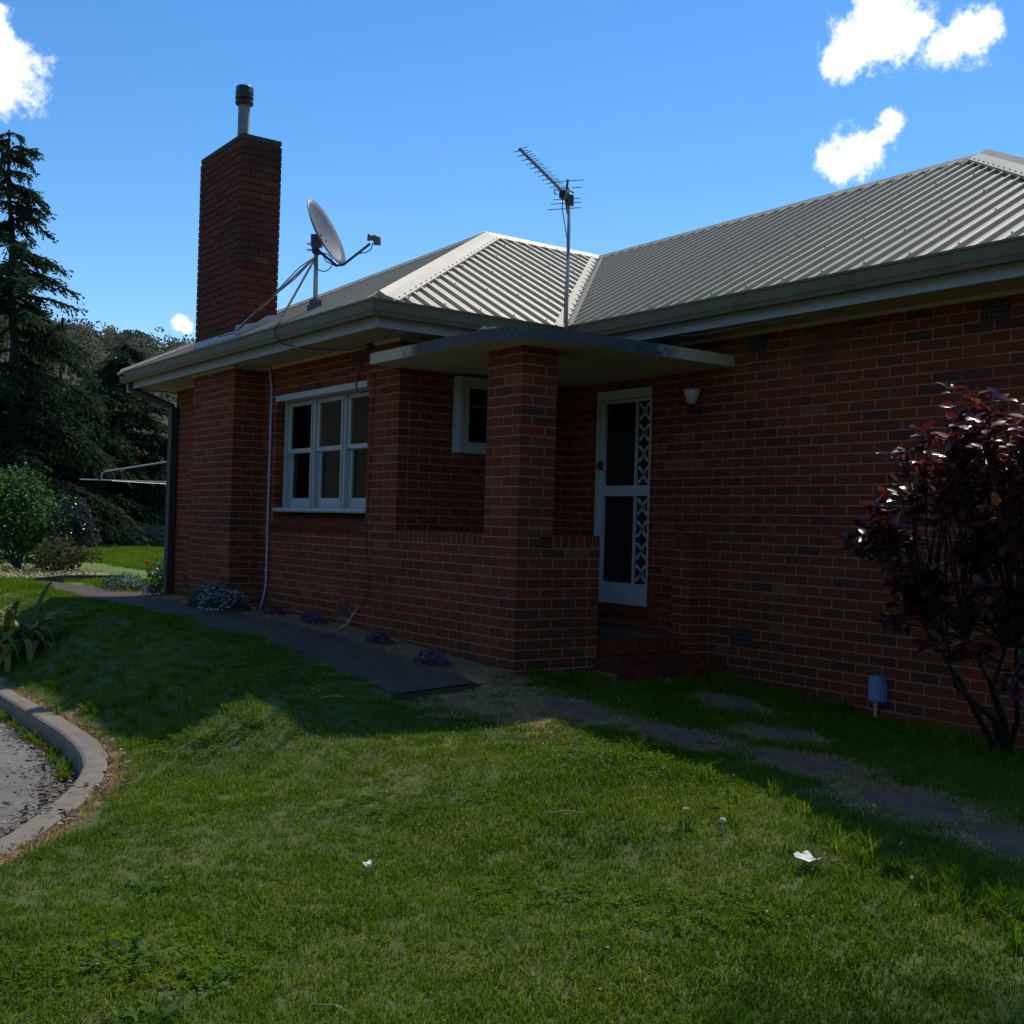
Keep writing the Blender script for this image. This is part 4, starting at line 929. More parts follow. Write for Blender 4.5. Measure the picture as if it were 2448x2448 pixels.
    tag(m.build('eave_wire', M['conduit']), 'thin pale wire sagging under the right hand eave', 'wire')
wall_things()

def clothesline():
    p = Vector((-14, 2.0, 0)); t = thing('clothesline', 'galvanised rotary clothesline arm beyond the house corner', 'clothesline', p)
    m = MB(); m.tube([(-14, .42, 1.73), (-14, 1.2, 1.74), (-14, 2.9, 1.765)], .014, 6); m.tube([(-13.7, .9, 1.72), (-13.9, 2.9, 1.70)], .004, 4); m.build('arm', M['galv'], t)
    m = MB(); m.tube([(-14, .80, 1.735), (-14, .80, 1.84), (-14, .86, 1.89), (-14, 2.0, 2.13), (-14, 2.9, 2.33)], .016, 6); m.build('strut', M['galv'], t)
    m = MB(); m.tube([(-14, 2.9, 0), (-14, 2.9, 2.4)], .03, 8); m.build('pole', M['galv'], t)
clothesline()

def back_fence():
    t = thing('timber_fence', 'low weathered grey timber fence under the conifers beyond the lawn', 'fence', (-31.5, 7.3, 0))
    A, B = Vector((-31.8, 6.1, .0)), Vector((-29.2, 9.0, .0)); n_ = 4
    for i in range(n_):
        p = A.lerp(B, i/(n_-1)); m = MB(); m.box(p+Vector((-.07, -.07, 0)), p+Vector((.07, .07, .82))); m.build('post', M['timber'], t)
    d = (B-A); nrm = Vector((-d.y, d.x, 0)).normalized()
    for i in range(n_-1):
        a, b = A.lerp(B, i/(n_-1)), A.lerp(B, (i+1)/(n_-1))
        for z in (.12, .32, .52, .70):
            m = MB(); c = (a+b)/2+Vector((0, 0, z)); m.obox(c-nrm*.0, (b-a)/2*.92, nrm*.02, (0, 0, .075)); m.build('rail', M['timber'], t)
back_fence()

# ------------------------------------------------------------------ plants
def leaf(m, p, d, up, L, W, tone, fold=.25, bend=.15):
    """pointed leaf of four quads with a folded midrib"""
    d = d.normalized(); s = d.cross(up)
    if s.length < 1e-5: s = d.orthogonal()
    s.normalize(); n = s.cross(d)
    c0, c1, c2 = p, p+d*L*.5+n*(bend*L*.3), p+d*L+n*(-bend*L*.3)
    e1, e2 = W*.5, W*.42
    V = [c0, p+d*L*.28+s*e1+n*fold*W, p+d*L*.68+s*e2+n*(fold*W*.8-bend*L*.05), c2, p+d*L*.68-s*e2+n*(fold*W*.8-bend*L*.05), p+d*L*.28-s*e1+n*fold*W, p+d*L*.28+n*bend*L*.15, p+d*L*.68+n*bend*L*.05]
    m.mesh(V, [(0,1,6), (1,2,7,6), (2,3,7), (0,6,5), (6,7,4,5), (7,3,4)], tone)
def rv(rs): 
    while True:
        v = Vector((rs.uniform(-1, 1), rs.uniform(-1, 1), rs.uniform(-1, 1)))
        if .05 < v.length < 1: return v.normalized()

def conifer(name, label, base, top, rad, seed, z0=.6, dens=1.0, bare=0, sides=None, limbs=None, gaps=0, extra=()):
    rs = random.Random(seed); base, top = Vector(base), Vector(top); H = top.z-base.z
    t = thing(name, label, 'tree', base, 'dark conifers at the end of the lawn')
    m = MB(); pts = [base.lerp(top, k/8)+Vector((rs.uniform(-.08, .08), rs.uniform(-.08, .08), 0))*(0 < k < 8) for k in range(9)]
    m.tube(pts, [max(.03, .19*(1-k/8.2)**.8*(H/10)) for k in range(9)], 9); m.build('trunk', M['bark'], t)
    lm = MB(); cr = MB(); nl = limbs or int(H*8.5)
    jobs = []
    for i in range(nl):
        f = (i+rs.random())/nl; f = z0/H+(1-z0/H)*f; p = base.lerp(top, f)
        if bare and f > bare and rs.random() < .85: continue
        R_ = rad*(1-f)**.75*rs.uniform(.55, 1.1)+.25
        if gaps and rs.random() < gaps and f > .45: continue
        az = rs.uniform(0, 2*math.pi); jobs.append((p, Vector((math.cos(az), math.sin(az), 0)), R_, rs.uniform(.0, .35) if f > .5 else rs.uniform(-.1, .2), -.42))
    for a_, b_ in extra:
        a_, b_ = Vector(a_), Vector(b_); v_ = b_-a_; R_ = math.hypot(v_.x, v_.y)
        for q_ in range(2): jobs.append((a_+Vector((0, 0, q_*.12)), Vector((v_.x, v_.y, 0)).normalized(), R_*(1-.25*q_), v_.z/R_+.3, -.3))
    for p, dh, R_, rise, sag in jobs:
        bp = [p]
        for k in range(1, 6):
            q = k/5; bp.append(p+dh*R_*q+Vector((0, 0, R_*(rise*q+sag*q*q)))+rv(rs)*.05)
        lm.tube(bp, [.05*(1-k/6)*(R_/2+.3)+.008 for k in range(6)], 5, False)
        nt = int((12+R_*14)*dens)
        for j in range(nt):
            q = rs.uniform(.12, 1); a = bp[min(4, int(q*5))].lerp(bp[min(5, int(q*5)+1)], q*5-int(q*5) if q < 1 else 0)
            sd = Vector((-dh.y, dh.x, 0))*rs.choice((-1, 1)); d = (dh*rs.uniform(.2, .9)+sd*rs.uniform(.1, 1)+Vector((0, 0, rs.uniform(-.75, .05)))).normalized(); L_ = rs.uniform(.25, .75)*(1.15-q*.5)*(.5+R_*.25)
            tn = min(1, max(0, rs.gauss(.35, .18)+.25*(q-.5)))
            ns = 6
            for k in range(ns):
                s0 = a+d*L_*k/ns+Vector((0, 0, -.22*L_*(k/ns)**2)); dd = (d+rv(rs)*.55+Vector((0, 0, -.35*k/ns))).normalized(); W = rs.uniform(.020, .044); LL = L_/ns*rs.uniform(1.3, 2.3)
                w = dd.cross(rv(rs)).normalized()*W; cr.mesh([s0, s0+dd*LL*.4+w, s0+dd*LL, s0+dd*LL*.4-w], [(0, 1, 2, 3)], tn)
    stuff(lm.build('limbs', M['bark'], t)); cr.build('crown', M['conifer'], t)
conifer('conifer_tree', 'tall dark conifer at the left edge with ragged drooping branches against the sky', (-31.6, 3.25, 0), (-30.8, 2.45, 12.9), 3.7, 11, dens=1.7, limbs=170, gaps=.25, extra=[((-30.9, 2.55, 11.2), (-30.2, 3.55, 10.4)), ((-31, 2.6, 12.3), (-30.3, 3.2, 12.2)), ((-31.1, 2.7, 8.6), (-30.2, 4.35, 8.0)), ((-31.1, 2.7, 9.0), (-30.4, 3.9, 8.8)), ((-31.2, 2.8, 7.7), (-30.4, 3.8, 7.0)), ((-31, 2.65, 10.2), (-30.5, 3.1, 9.4))])
conifer('conifer_tree', 'dark conifer with a bare broken trunk top in front of the hill', (-33.0, 4.85, 0), (-32.6, 4.65, 7.6), 3.4, 12, dens=1.5, bare=.72, limbs=95)
conifer('conifer_tree', 'broad drooping conifer touching the gutter end of the house', (-34.5, 7.4, 0), (-34.3, 7.3, 7.2), 4.6, 13, dens=1.5, limbs=120)
conifer('conifer_tree', 'low conifer partly hidden behind the house corner above the fence', (-33.5, 9.6, 0), (-33.4, 9.6, 5.4), 3.6, 14, dens=1.4, limbs=80)
conifer('conifer_tree', 'conifer at the far left behind the green bush', (-35.5, .6, 0), (-35.5, .6, 7.4), 4.2, 15, dens=1.4, limbs=90)
conifer('conifer_tree', 'dense conifer in deep shade between the two bare trunks', (-37.0, 4.4, 0), (-37.0, 4.6, 5.6), 4.4, 16, dens=1.5, limbs=100)

conifer('conifer_tree', 'low dark conifer at the back behind the bare broken trunk', (-41, 3.4, 0), (-41, 3.5, 6.0), 4.4, 17, dens=1.3, limbs=80)
conifer('conifer_tree', 'low dark conifer at the back behind the gutter end of the house', (-41, 8.6, 0), (-41, 8.6, 6.6), 4.6, 18, dens=1.3, limbs=80)
conifer('conifer_tree', 'rearmost conifer between the other low ones', (-43, 6.0, 0), (-43, 6.1, 6.4), 4.4, 19, dens=1.3, limbs=80)
def leafy_shrub(name, label, cat, base, clumps, nleaf, L, material, seed, stems=6, group=None, stemmat='greybark', flat=.5, tones=(.1, 1), parts=('stem', 'foliage')):
    """shrub: stems from the base to each clump, leaves through each clump's volume. clump = (centre, (rx, ry, rz), weight)"""
    rs = random.Random(seed); base = Vector(base); t = thing(name, label, cat, base, group)
    sm = MB(); fm = MB(); tot = sum(c[2] for c in clumps)
    for c, r_, w in clumps:
        c = Vector(c); r_ = Vector(r_); k_ = max(1, int(stems*w/tot))
        for i in range(k_):
            e = c+Vector((rs.uniform(-.6, .6)*r_.x, rs.uniform(-.6, .6)*r_.y, rs.uniform(-.2, .8)*r_.z)); m1 = base.lerp(e, .5)+Vector((rs.uniform(-.1, .1), rs.uniform(-.1, .1), .05))
            sm.tube([base+Vector((rs.uniform(-.06, .06), rs.uniform(-.06, .06), 0)), m1, e], [.018, .012, .004], 5, False)
        for i in range(int(nleaf*w/tot)):
            v = rv(rs)*(rs.random()**.42); lump = 1+.22*math.sin(v.x*7+seed)*math.cos(v.y*6+v.z*5)
            p = c+Vector((v.x*r_.x, v.y*r_.y, v.z*r_.z))*lump
            d = (rv(rs)+v*.8+Vector((0, 0, -.15))).normalized(); up = (Vector((0, 0, 1))*flat+rv(rs)*(1-flat)).normalized()
            ll = L*rs.uniform(.6, 1.25)
            leaf(fm, p, d, up, ll, ll*.62, rs.uniform(*tones))
    sm.build(parts[0], M[stemmat], t); fm.build(parts[1], M[material], t); return t
leafy_shrub('green_bush', 'large fresh green leafy bush at the left edge above the straw bed', 'bush', (-15.8, -.15, .02), [((-15.7, -.55, 1.0), (.9, .95, .95), 3), ((-15.6, .1, .85), (.7, .62, .75), 2), ((-15.8, -1.3, .95), (.9, .8, .9), 2), ((-15.7, -.2, 1.55), (.5, .5, .4), .8)], 7200, .085, 'bushleaf', 31, stems=14)
leafy_shrub('small_tree', 'small thin stemmed tree with pale glossy leaves beside the green bush', 'tree', (-15.2, .72, .02), [((-15.2, .68, 1.0), (.34, .36, .42), 2), ((-15.1, .85, .75), (.25, .25, .25), 1)], 620, .10, 'greyleaf', 32, stems=6, tones=(.2, 1))
leafy_shrub('low_shrub', 'low olive brown shrub on the straw bed below the small tree', 'shrub', (-14.4, .18, .03), [((-14.3, .15, .33), (.42, .42, .36), 2), ((-14.2, .62, .36), (.22, .30, .14), .5)], 1500, .06, 'oliveleaf', 33, stems=10)
# straw mulch bed with timber edge
def mulch_bed():
    rs = random.Random(41); m = MB(); c = (-14.2, -.7); 
    outline = [(-11.9, .35), (-12.2, .62), (-13.6, .85), (-15.6, 1.0), (-17.5, .4), (-18, -3.2), (-14, -3.2), (-12.0, -1.7), (-11.75, -.5)]
    V = [(x, y, gz(x, y)+.015) for x, y in outline]; m.face(V[::-1] if False else V)
    top = MB()
    for i in range(5200):
        x = rs.uniform(-17, -11.8); y = rs.uniform(-2.6, .9)
        if y > .35+(-11.9-x)*.3: continue
        z = gz(x, y)+.02+rs.uniform(0, .05); d = Vector((rs.uniform(-1, 1), rs.uniform(-1, 1), rs.uniform(-.25, .25))).normalized(); L_ = rs.uniform(.03, .11); w = d.cross(Vector((0, 0, 1))).normalized()*rs.uniform(.006, .016); p = Vector((x, y, z))
        top.mesh([p-w, p+d*L_-w*.5, p+d*L_+w*.5, p+w], [(0, 1, 2, 3)], rs.random())
    m.f += []; o = m.build('mulch_bed', M['mulch']); o['kind'] = 'structure'
    o2 = top.build('straw_mulch', M['mulch']); stuff(o2)
    e = MB(); pts = [(-11.6, -1.9), (-11.55, -.4), (-11.55, .5)]
    for i in range(2):
        a, b = Vector((*pts[i], gz(*pts[i])+.04)), Vector((*pts[i+1], gz(*pts[i+1])+.04)); d = (b-a); e.obox((a+b)/2, d/2, Vector((-d.y, d.x, 0)).normalized()*.025, (0, 0, .06))
    tag(e.build('bed_edging', M['edging']), 'dark timber edging board along the straw bed', 'edging board')
mulch_bed()

def strap_plant():
    rs = random.Random(51); base = Vector((-5.45, -2.42, gz(-5.45, -2.42)-.02))
    t = thing('strap_leaf_plant', 'clump of arching yellow green strap leaves at the left edge beside the kerb', 'plant', base)
    for i in range(110):
        az = rs.uniform(0, 2*math.pi); lean = rs.uniform(.35, 1.35); L_ = rs.uniform(.65, 1.10); W = rs.uniform(.020, .032); dh = Vector((math.cos(az), math.sin(az), 0)); b0 = base+Vector((rs.uniform(-.35, .45), rs.uniform(-.45, .22), 0))+dh*.03
        pts = []; n_ = 7; ang = math.pi/2-lean*.45; p = b0.copy()
        for k in range(n_+1):
            pts.append(p.copy()); p = p+(dh*math.cos(ang)+Vector((0, 0, math.sin(ang))))*L_/n_; ang -= lean*rs.uniform(.25, .62)
        m = MB(); s = Vector((-dh.y, dh.x, 0)); V = []
        for k, q in enumerate(pts):
            w = W*(.75+.4*math.sin(k/n_*3.0))*(1 if k < n_-1 else .55 if k < n_ else .08); V += [q-s*w+Vector((0, 0, .006)), q+Vector((0, 0, -.002)), q+s*w+Vector((0, 0, .006))]
        m.mesh(V, [(k*3+j, k*3+j+1, k*3+j+4, k*3+j+3) for k in range(n_) for j in (0, 1)], min(1, max(0, rs.gauss(.5, .2)))); m.build('leaf', M['strap'], t, True)
strap_plant()

def flower_clump(name, label, c, r, seed, petals, nf, group, psize=.011, h=.10, npet=6, foliage='lowfoliage', nl=500):
    rs = random.Random(seed); c = Vector(c); c.z = base_z(c.x)+.012; t = thing(name, label, 'flowers', c, group); fm = MB(); pm = MB()
    for i in range(nl):
        a = rs.uniform(0, 6.283); q = rs.random()**.5; x, y = c.x+r[0]*q*math.cos(a), c.y+r[1]*q*math.sin(a); z = c.z+h*(1-q*q)**.5*rs.random()
        leaf(fm, Vector((x, y, z)), rv(rs)+Vector((0, 0, .4)), rv(rs), rs.uniform(.02, .045), .011, rs.random())
    for i in range(nf):
        a = rs.uniform(0, 6.283); q = rs.random()**.5*(1+.22*math.sin(3*a+seed)); x, y = c.x+r[0]*q*math.cos(a), c.y+r[1]*q*math.sin(a); z = c.z+h*(max(0, 1-q*q)**.6*(.8+.3*math.sin(9*x+seed)*math.sin(8*y+1.3*seed))+.08)*rs.uniform(.45, 1.12)
        n = (Vector((x-c.x, y-c.y, .5*h+.05)).normalized()+rv(rs)*.5).normalized(); u = n.orthogonal().normalized(); v = n.cross(u); p0 = Vector((x, y, z)); tn = rs.random(); ps = psize*rs.uniform(.7, 1.3)
        V = [p0]; 
        for k in range(npet*2): th = math.pi*k/npet; rr = ps*(1 if k % 2 == 0 else .55); V.append(p0+(u*math.cos(th)+v*math.sin(th))*rr+n*ps*.25)
        pm.mesh(V, [(0, 1+k, 1+(k+1) % (npet*2)) for k in range(npet*2)], tn)
    fm.build('foliage', M[foliage], t); pm.build('blossoms', M[petals], t); return t
G_ = 'low white flower mounds against the wing wall'
flower_clump('white_flower_bush', 'larger mound of small white flowers at the foot of the chimney breast', (-5.05, -.42, 0), (.60, .27), 61, 'whitepetal', 760, G_, .0145, .30, nl=2600)
flower_clump('white_flower_bush', 'smaller white flowered mound at the far house corner beside the path', (-9.0, -.25, 0), (.42, .34), 62, 'whitepetal', 330, G_, .0145, .24, nl=1300)
leafy_shrub('green_herb', 'leafy green herb behind the downpipe at the far corner', 'plant', (-9.3, .42, .07), [((-9.3, .42, .24), (.24, .24, .24), 1)], 500, .06, 'bushleaf', 63, stems=5)
G2_ = 'magenta ground flowers along the wing wall'
for lab, x, y, s in (('faint magenta flower tuft left of the air vent under the window', -4.15, -.17, .9), ('bright magenta flower tuft below the air vent under the window', -3.15, -.19, 1.0), ('magenta flower tuft right of the leaning stick', -1.72, -.24, .85), ('magenta flower tuft nearest the porch corner', -.62, -.36, 1.0), ('magenta flower tuft at the foot of the downpipe', -7.72, -.27, 1.1)):
    flower_clump('magenta_flowers', lab, (x, y, 0), (.17*s, .12*s), int(abs(x)*10), 'pinkpetal', int(110*s), G2_, .013, .12*s, 5, nl=260)
def poppy():
    t = thing('red_poppy', 'single red poppy flower standing on the lit lawn', 'flower', (-9.6, .242, .05)); p = Vector((-9.6, .242, .42)); m = MB(); rs = random.Random(3)
    m.tube([(-9.6, .242, .05), (-9.59, .25, .2), p], .004, 5); m.build('stem', M['lowfoliage'], t); m = MB()
    for k in range(6):
        a = k*1.047; d = Vector((math.cos(a), math.sin(a), .55)).normalized(); leaf(m, p, d, Vector((0, 0, 1)), .075, .08, .5, .1, .3)
    m.build('petals', M['redpetal'], t)
poppy()

def rose_shrub():
    rs = random.Random(71); base = Vector((3.02, 1.80, -.27))
    t = thing('rose_shrub', 'large shrub with glossy dark red leaves in front of the right hand wall', 'shrub', base)
    sm = MB(); tips = []
    cl = [((3.15, 1.25, 1.12), (.62, .50, .52), 9), ((3.0, 1.25, 1.68), (.36, .34, .36), 4), ((3.35, 1.3, 1.84), (.42, .36, .30), 4), ((2.45, 1.35, 1.18), (.34, .30, .24), 2.2), ((2.06, 1.36, 1.16), (.20, .15, .11), 1.1), ((2.98, 1.3, 2.0), (.12, .14, .14), .6), ((3.45, 1.55, .30), (.45, .3, .32), 1.8),
          ((3.0, 1.2, .66), (.50, .40, .34), 3.6), ((2.62, 1.25, .80), (.22, .25, .22), 1), ((2.52, 1.3, 1.55), (.18, .18, .18), .7), ((3.65, 1.25, 1.4), (.5, .5, .75), 5)]
    K_ = .865; cl = [(tuple(CAM+(Vector(c)-CAM)*K_), tuple(v*K_ for v in r_), w) for c, r_, w in cl]
    tot = sum(c[2] for c in cl); leaves = []
    mains = [(3.24, .80, .50), (3.40, .75, .55), (3.6, .8, .5), (3.12, .75, .60), (3.72, .72, .55)]
    for e in mains:
        e = Vector(e); sm.tube([base+Vector((rs.uniform(-.04, .04), 0, -.05)), base.lerp(e, .3)+Vector((rs.uniform(-.07, .07), .03, .03)), base.lerp(e, .65)+Vector((rs.uniform(-.08, .08), -.02, 0)), e], [.024, .019, .015, .010], 7, False)
    for c, r_, w in cl:
        c = Vector(c); r_ = Vector(r_)
        for i in range(max(3, int(135*w/tot))):
            v = rv(rs)*rs.random()**.4; e = c+Vector((v.x*r_.x, v.y*r_.y, v.z*r_.z)); a = min((Vector(q) for q in mains), key=lambda q: (q-e).length+rs.uniform(0, .25))
            mid = a.lerp(e, .5)+Vector((rs.uniform(-.08, .08), rs.uniform(-.08, .08), rs.uniform(.0, .14))); sm.tube([a, mid, e], [.009, .006, .003], 5, False)
            for f in (.55, .7, .85, 1.0):
                q = mid.lerp(e, f) if f < 1 else e; tw = (e-mid).normalized()
                for k in range(6):
                    d = (rv(rs)+tw*.35+Vector((0, 0, .1))).normalized(); p = q+d*.012; L_ = rs.uniform(.055, .10)
                    up = (Vector((0, 0, 1.0))+rv(rs)*.55).normalized(); hgt = (q.z-.4)/1.8
                    tn = min(1, max(0, rs.gauss(.42+.12*hgt, .20)))
                    leaves.append((p, Vector((d.x, d.y, d.z*.45)).normalized(), up, L_, L_*.58, tn))
    sm.build('stems', M['rosestem'], t, True)
    leaves.sort(key=lambda l: (l[0]-CAM).length); pick = set(range(0, min(len(leaves), 900), 3)); var = []
    for i in range(24):
        m = MB(); tn = i/23; leaf(m, Vector((0, 0, 0)), Vector((1, 0, 0)), Vector((0, 0, 1)), .065, .038, tn, rs.uniform(.05, .25), rs.uniform(-.1, .4)); var.append(m.data('leaf', M['roseleaf'], True))
    rest = MB()
    for i, (p, d, up, L_, W, tn) in enumerate(leaves):
        if i in pick:
            o = bpy.data.objects.new('leaf', var[int(tn*23)]); C.objects.link(o); s = d.cross(up).normalized() if d.cross(up).length > 1e-4 else d.orthogonal().normalized(); z = s.cross(d)
            o.matrix_world = Matrix.Translation(p) @ Matrix((d, -s, z)).transposed().to_4x4() @ Matrix.Scale(L_/.065, 4); mw = o.matrix_world.copy(); o.parent = t; o.matrix_parent_inverse = Matrix.Translation(-base)
        else: leaf(rest, p, d, up, L_, W, tn, rs.uniform(.05, .25), rs.uniform(-.1, .4))
    stuff(rest.build('leaves', M['roseleaf'], t, True))
rose_shrub()

# off to the right, a tall gum whose branches overhang and shade the near lawn
def shade_tree():
    rs = random.Random(81); t = thing('gum_tree', 'tall gum tree standing right of the house, shading the near lawn', 'tree', (8.2, 4.2, -.5)); m = MB(); f = MB()
    b = Vector((8.2, 4.2, -.5)); m.tube([b, (8.1, 4.1, 3), (7.4, 3.8, 6), (6.4, 3.2, 8.2)], [.3, .25, .2, .12], 9)
    for e in ((3.4, 3.6, 9.6), (4.8, 3.2, 9.4), (2.6, 4.2, 10.2), (4.3, 4.9, 10.4), (6.4, 4.4, 11)): m.tube([(7.0, 3.5, 7.0), Vector((7, 3.5, 7)).lerp(Vector(e), .5)+Vector((0, 0, .4)), e], [.12, .07, .02], 6, False)
    m.build('trunk', M['greybark'], t)
    for c, r_, n_ in (((3.35, 3.25, 9.8), 1.45, 2300), ((2.75, 3.6, 10), .75, 520), ((4.8, 3.4, 9.9), 1.5, 1400), ((4.2, 4.9, 10.6), 1.3, 800), ((6.2, 4.4, 10.5), 1.7, 1300), ((2.6, 2.7, 9.7), .5, 110)):
        for i in range(n_):
            v = rv(rs)*rs.random()**.45; p = Vector(c)+Vector((v.x, v.y, v.z*.6))*r_; leaf(f, p, rv(rs)+Vector((0, 0, -.6)), rv(rs), rs.uniform(.12, .22), .06, rs.random())
    f.build('crown', M['bushleaf'], t)
shade_tree()

# ------------------------------------------------------------------ hill with far gum forest
def far_hill():
    rs = np.random.RandomState(4); m = MB()
    def hz(d, az):   # height at distance d and azimuth angle
        crest = 50+3*math.sin(az*9+1)+2.0*math.sin(az*23)+1.2*math.sin(az*51); crest *= (1-.22*sstep(.30, .02, az-1.2))
        return -1.5+crest*sstep(120, 300, d)
    D = np.linspace(110, 330, 14); A = np.linspace(R(-180), R(180), 200)   # azimuth measured from +y towards -x
    P = [[(CAM.x-d*math.sin(a), CAM.y+d*math.cos(a), hz(d, a)) for a in A] for d in D]
    V = [q for r_ in P for q in r_]; k = len(A); m.mesh(V, [(i*k+j, i*k+j+1, (i+1)*k+j+1, (i+1)*k+j) for i in range(len(D)-1) for j in range(k-1)])
    struct(m.build('hill', M['hill'], smooth=True))
    f = MB(); r2 = random.Random(9)
    for i in range(620):
        a = R(r2.uniform(66, 86)); d = r2.uniform(215, 303)
        if i < 150: d = r2.uniform(288, 304)
        x, y = CAM.x-d*math.sin(a), CAM.y+d*math.cos(a); z = hz(d, a); h = r2.uniform(3.5, 8.5); tn = r2.gauss(.45, .22)
        f.tube([(x, y, z-1), (x+r2.uniform(-.5, .5), y, z+h*.85)], [.18, .06], 4, False, max(0, tn-.2))
        for c in range(r2.randint(4, 7)):
            cc = Vector((x+r2.uniform(-1.9, 1.9), y+r2.uniform(-1.9, 1.9), z+h*r2.uniform(.5, 1.0))); rr = r2.uniform(.7, 1.5); ct = tn+r2.uniform(-.12, .12)
            for q in range(20):
                v = rv(r2); p = cc+Vector((v.x*rr, v.y*rr, v.z*rr*.55)); u = rv(r2)*r2.uniform(.16, .42); w = rv(r2).cross(u).normalized()*r2.uniform(.14, .36); f.mesh([p-u, p+w, p+u, p-w], [(0, 1, 2, 3)], min(1, max(0, ct+r2.uniform(-.1, .1)+.12*v.z)))
    stuff(f.build('hillside_forest', M['gum']))
far_hill()

# ------------------------------------------------------------------ stepping stones, litter, grass
def stones():
    rs = random.Random(91)
    for x, y, a, b, lab in STONES:
        n = 9; an = rs.uniform(0, 1); pts = []
        for k in range(n):
            th = 2*math.pi*k/n; q = rs.uniform(.66, .98); px, py = a*q*math.cos(th), b*q*math.sin(th); c, s = math.cos(an*.5-.35), math.sin(an*.5-.35); pts.append((x+px*c-py*s, y+px*s+py*c))
        z = gz(x, y); zt = [gz(*p)+.008 for p in pts]; m = MB()
        V = [(p[0], p[1], zt[i]-.10) for i, p in enumerate(pts)]+[(p[0], p[1], zt[i]-.006) for i, p in enumerate(pts)]+[(x+(p[0]-x)*.94, y+(p[1]-y)*.94, zt[i]+.004) for i, p in enumerate(pts)]+[(x, y, z+.012)]
        F = [(k, (k+1) % n, n+(k+1) % n, n+k) for k in range(n)]+[(n+k, n+(k+1) % n, 2*n+(k+1) % n, 2*n+k) for k in range(n)]+[(2*n+k, 2*n+(k+1) % n, 3*n) for k in range(n)]
        m.mesh(V, F); tag(m.build('stepping_stone', M['stone']), lab, 'stepping stone', 'stepping stones across the lawn to the porch')
stones()
def stone_mask(x, y, grow=1.0):
    out = np.full(np.shape(x), -9.0)
    for sx, sy, a, b, _ in STONES:
        c, s = math.cos(-.1), math.sin(-.1); dx, dy = x-sx, y-sy; u = dx*c-dy*s; v = dx*s+dy*c; out = np.maximum(out, 1-np.sqrt((u/(a*grow))**2+(v/(b*grow))**2))
    return out

def blade(m, p, az, h, w, lean, tn, rs, seg=2):
    d = Vector((math.cos(az), math.sin(az), 0)); s = Vector((-d.y, d.x, 0)); V = []
    for k in range(seg):
        q = k/seg; c = p+d*lean*h*q*q+Vector((0, 0, h*(q-.25*lean*q*q))); ww = w*(1-.45*q); V += [c-s*ww, c+s*ww]
    V.append(p+d*lean*h+Vector((0, 0, h*(1-.3*lean))))
    m.mesh(V, [(2*k, 2*k+1, 2*k+3, 2*k+2) for k in range(seg-1)]+[(2*seg-2, 2*seg-1, 2*seg)], tn)
def tile(name, seed, n, rad, hmin, hmax, kind):
    rs = random.Random(seed); m = MB()
    for i in range(n):
        a = rs.uniform(0, 6.283); q = rad*rs.random()**.5; p = Vector((q*math.cos(a), q*math.sin(a), -.006)); h = rs.uniform(hmin, hmax)
        if kind == 'clover' and rs.random() < .55:
            c = p+Vector((0, 0, h*.8)); tn = rs.uniform(.25, .62); r_ = rs.uniform(.006, .011)
            for k in range(3):
                th = a+k*2.094; d = Vector((math.cos(th), math.sin(th), rs.uniform(.0, .45))); s = Vector((-d.y, d.x, 0)); m.mesh([c, c+d*r_+s*r_*.7, c+d*r_*1.7, c+d*r_-s*r_*.7], [(0, 1, 2, 3)], tn)
            continue
        if kind == 'dry': tn = rs.uniform(.0, 1)
        else:
            r_ = rs.random(); tn = rs.uniform(.86, 1) if r_ < .035 else rs.gauss(.45, .15)
        blade(m, p, rs.uniform(0, 6.283), h, rs.uniform(.0016, .0032) if kind != 'wide' else rs.uniform(.003, .005), rs.uniform(.15, 1.1), min(1, max(0, tn)), rs)
    return m.data(name, M['drygrass'] if kind == 'dry' else M['grass'])
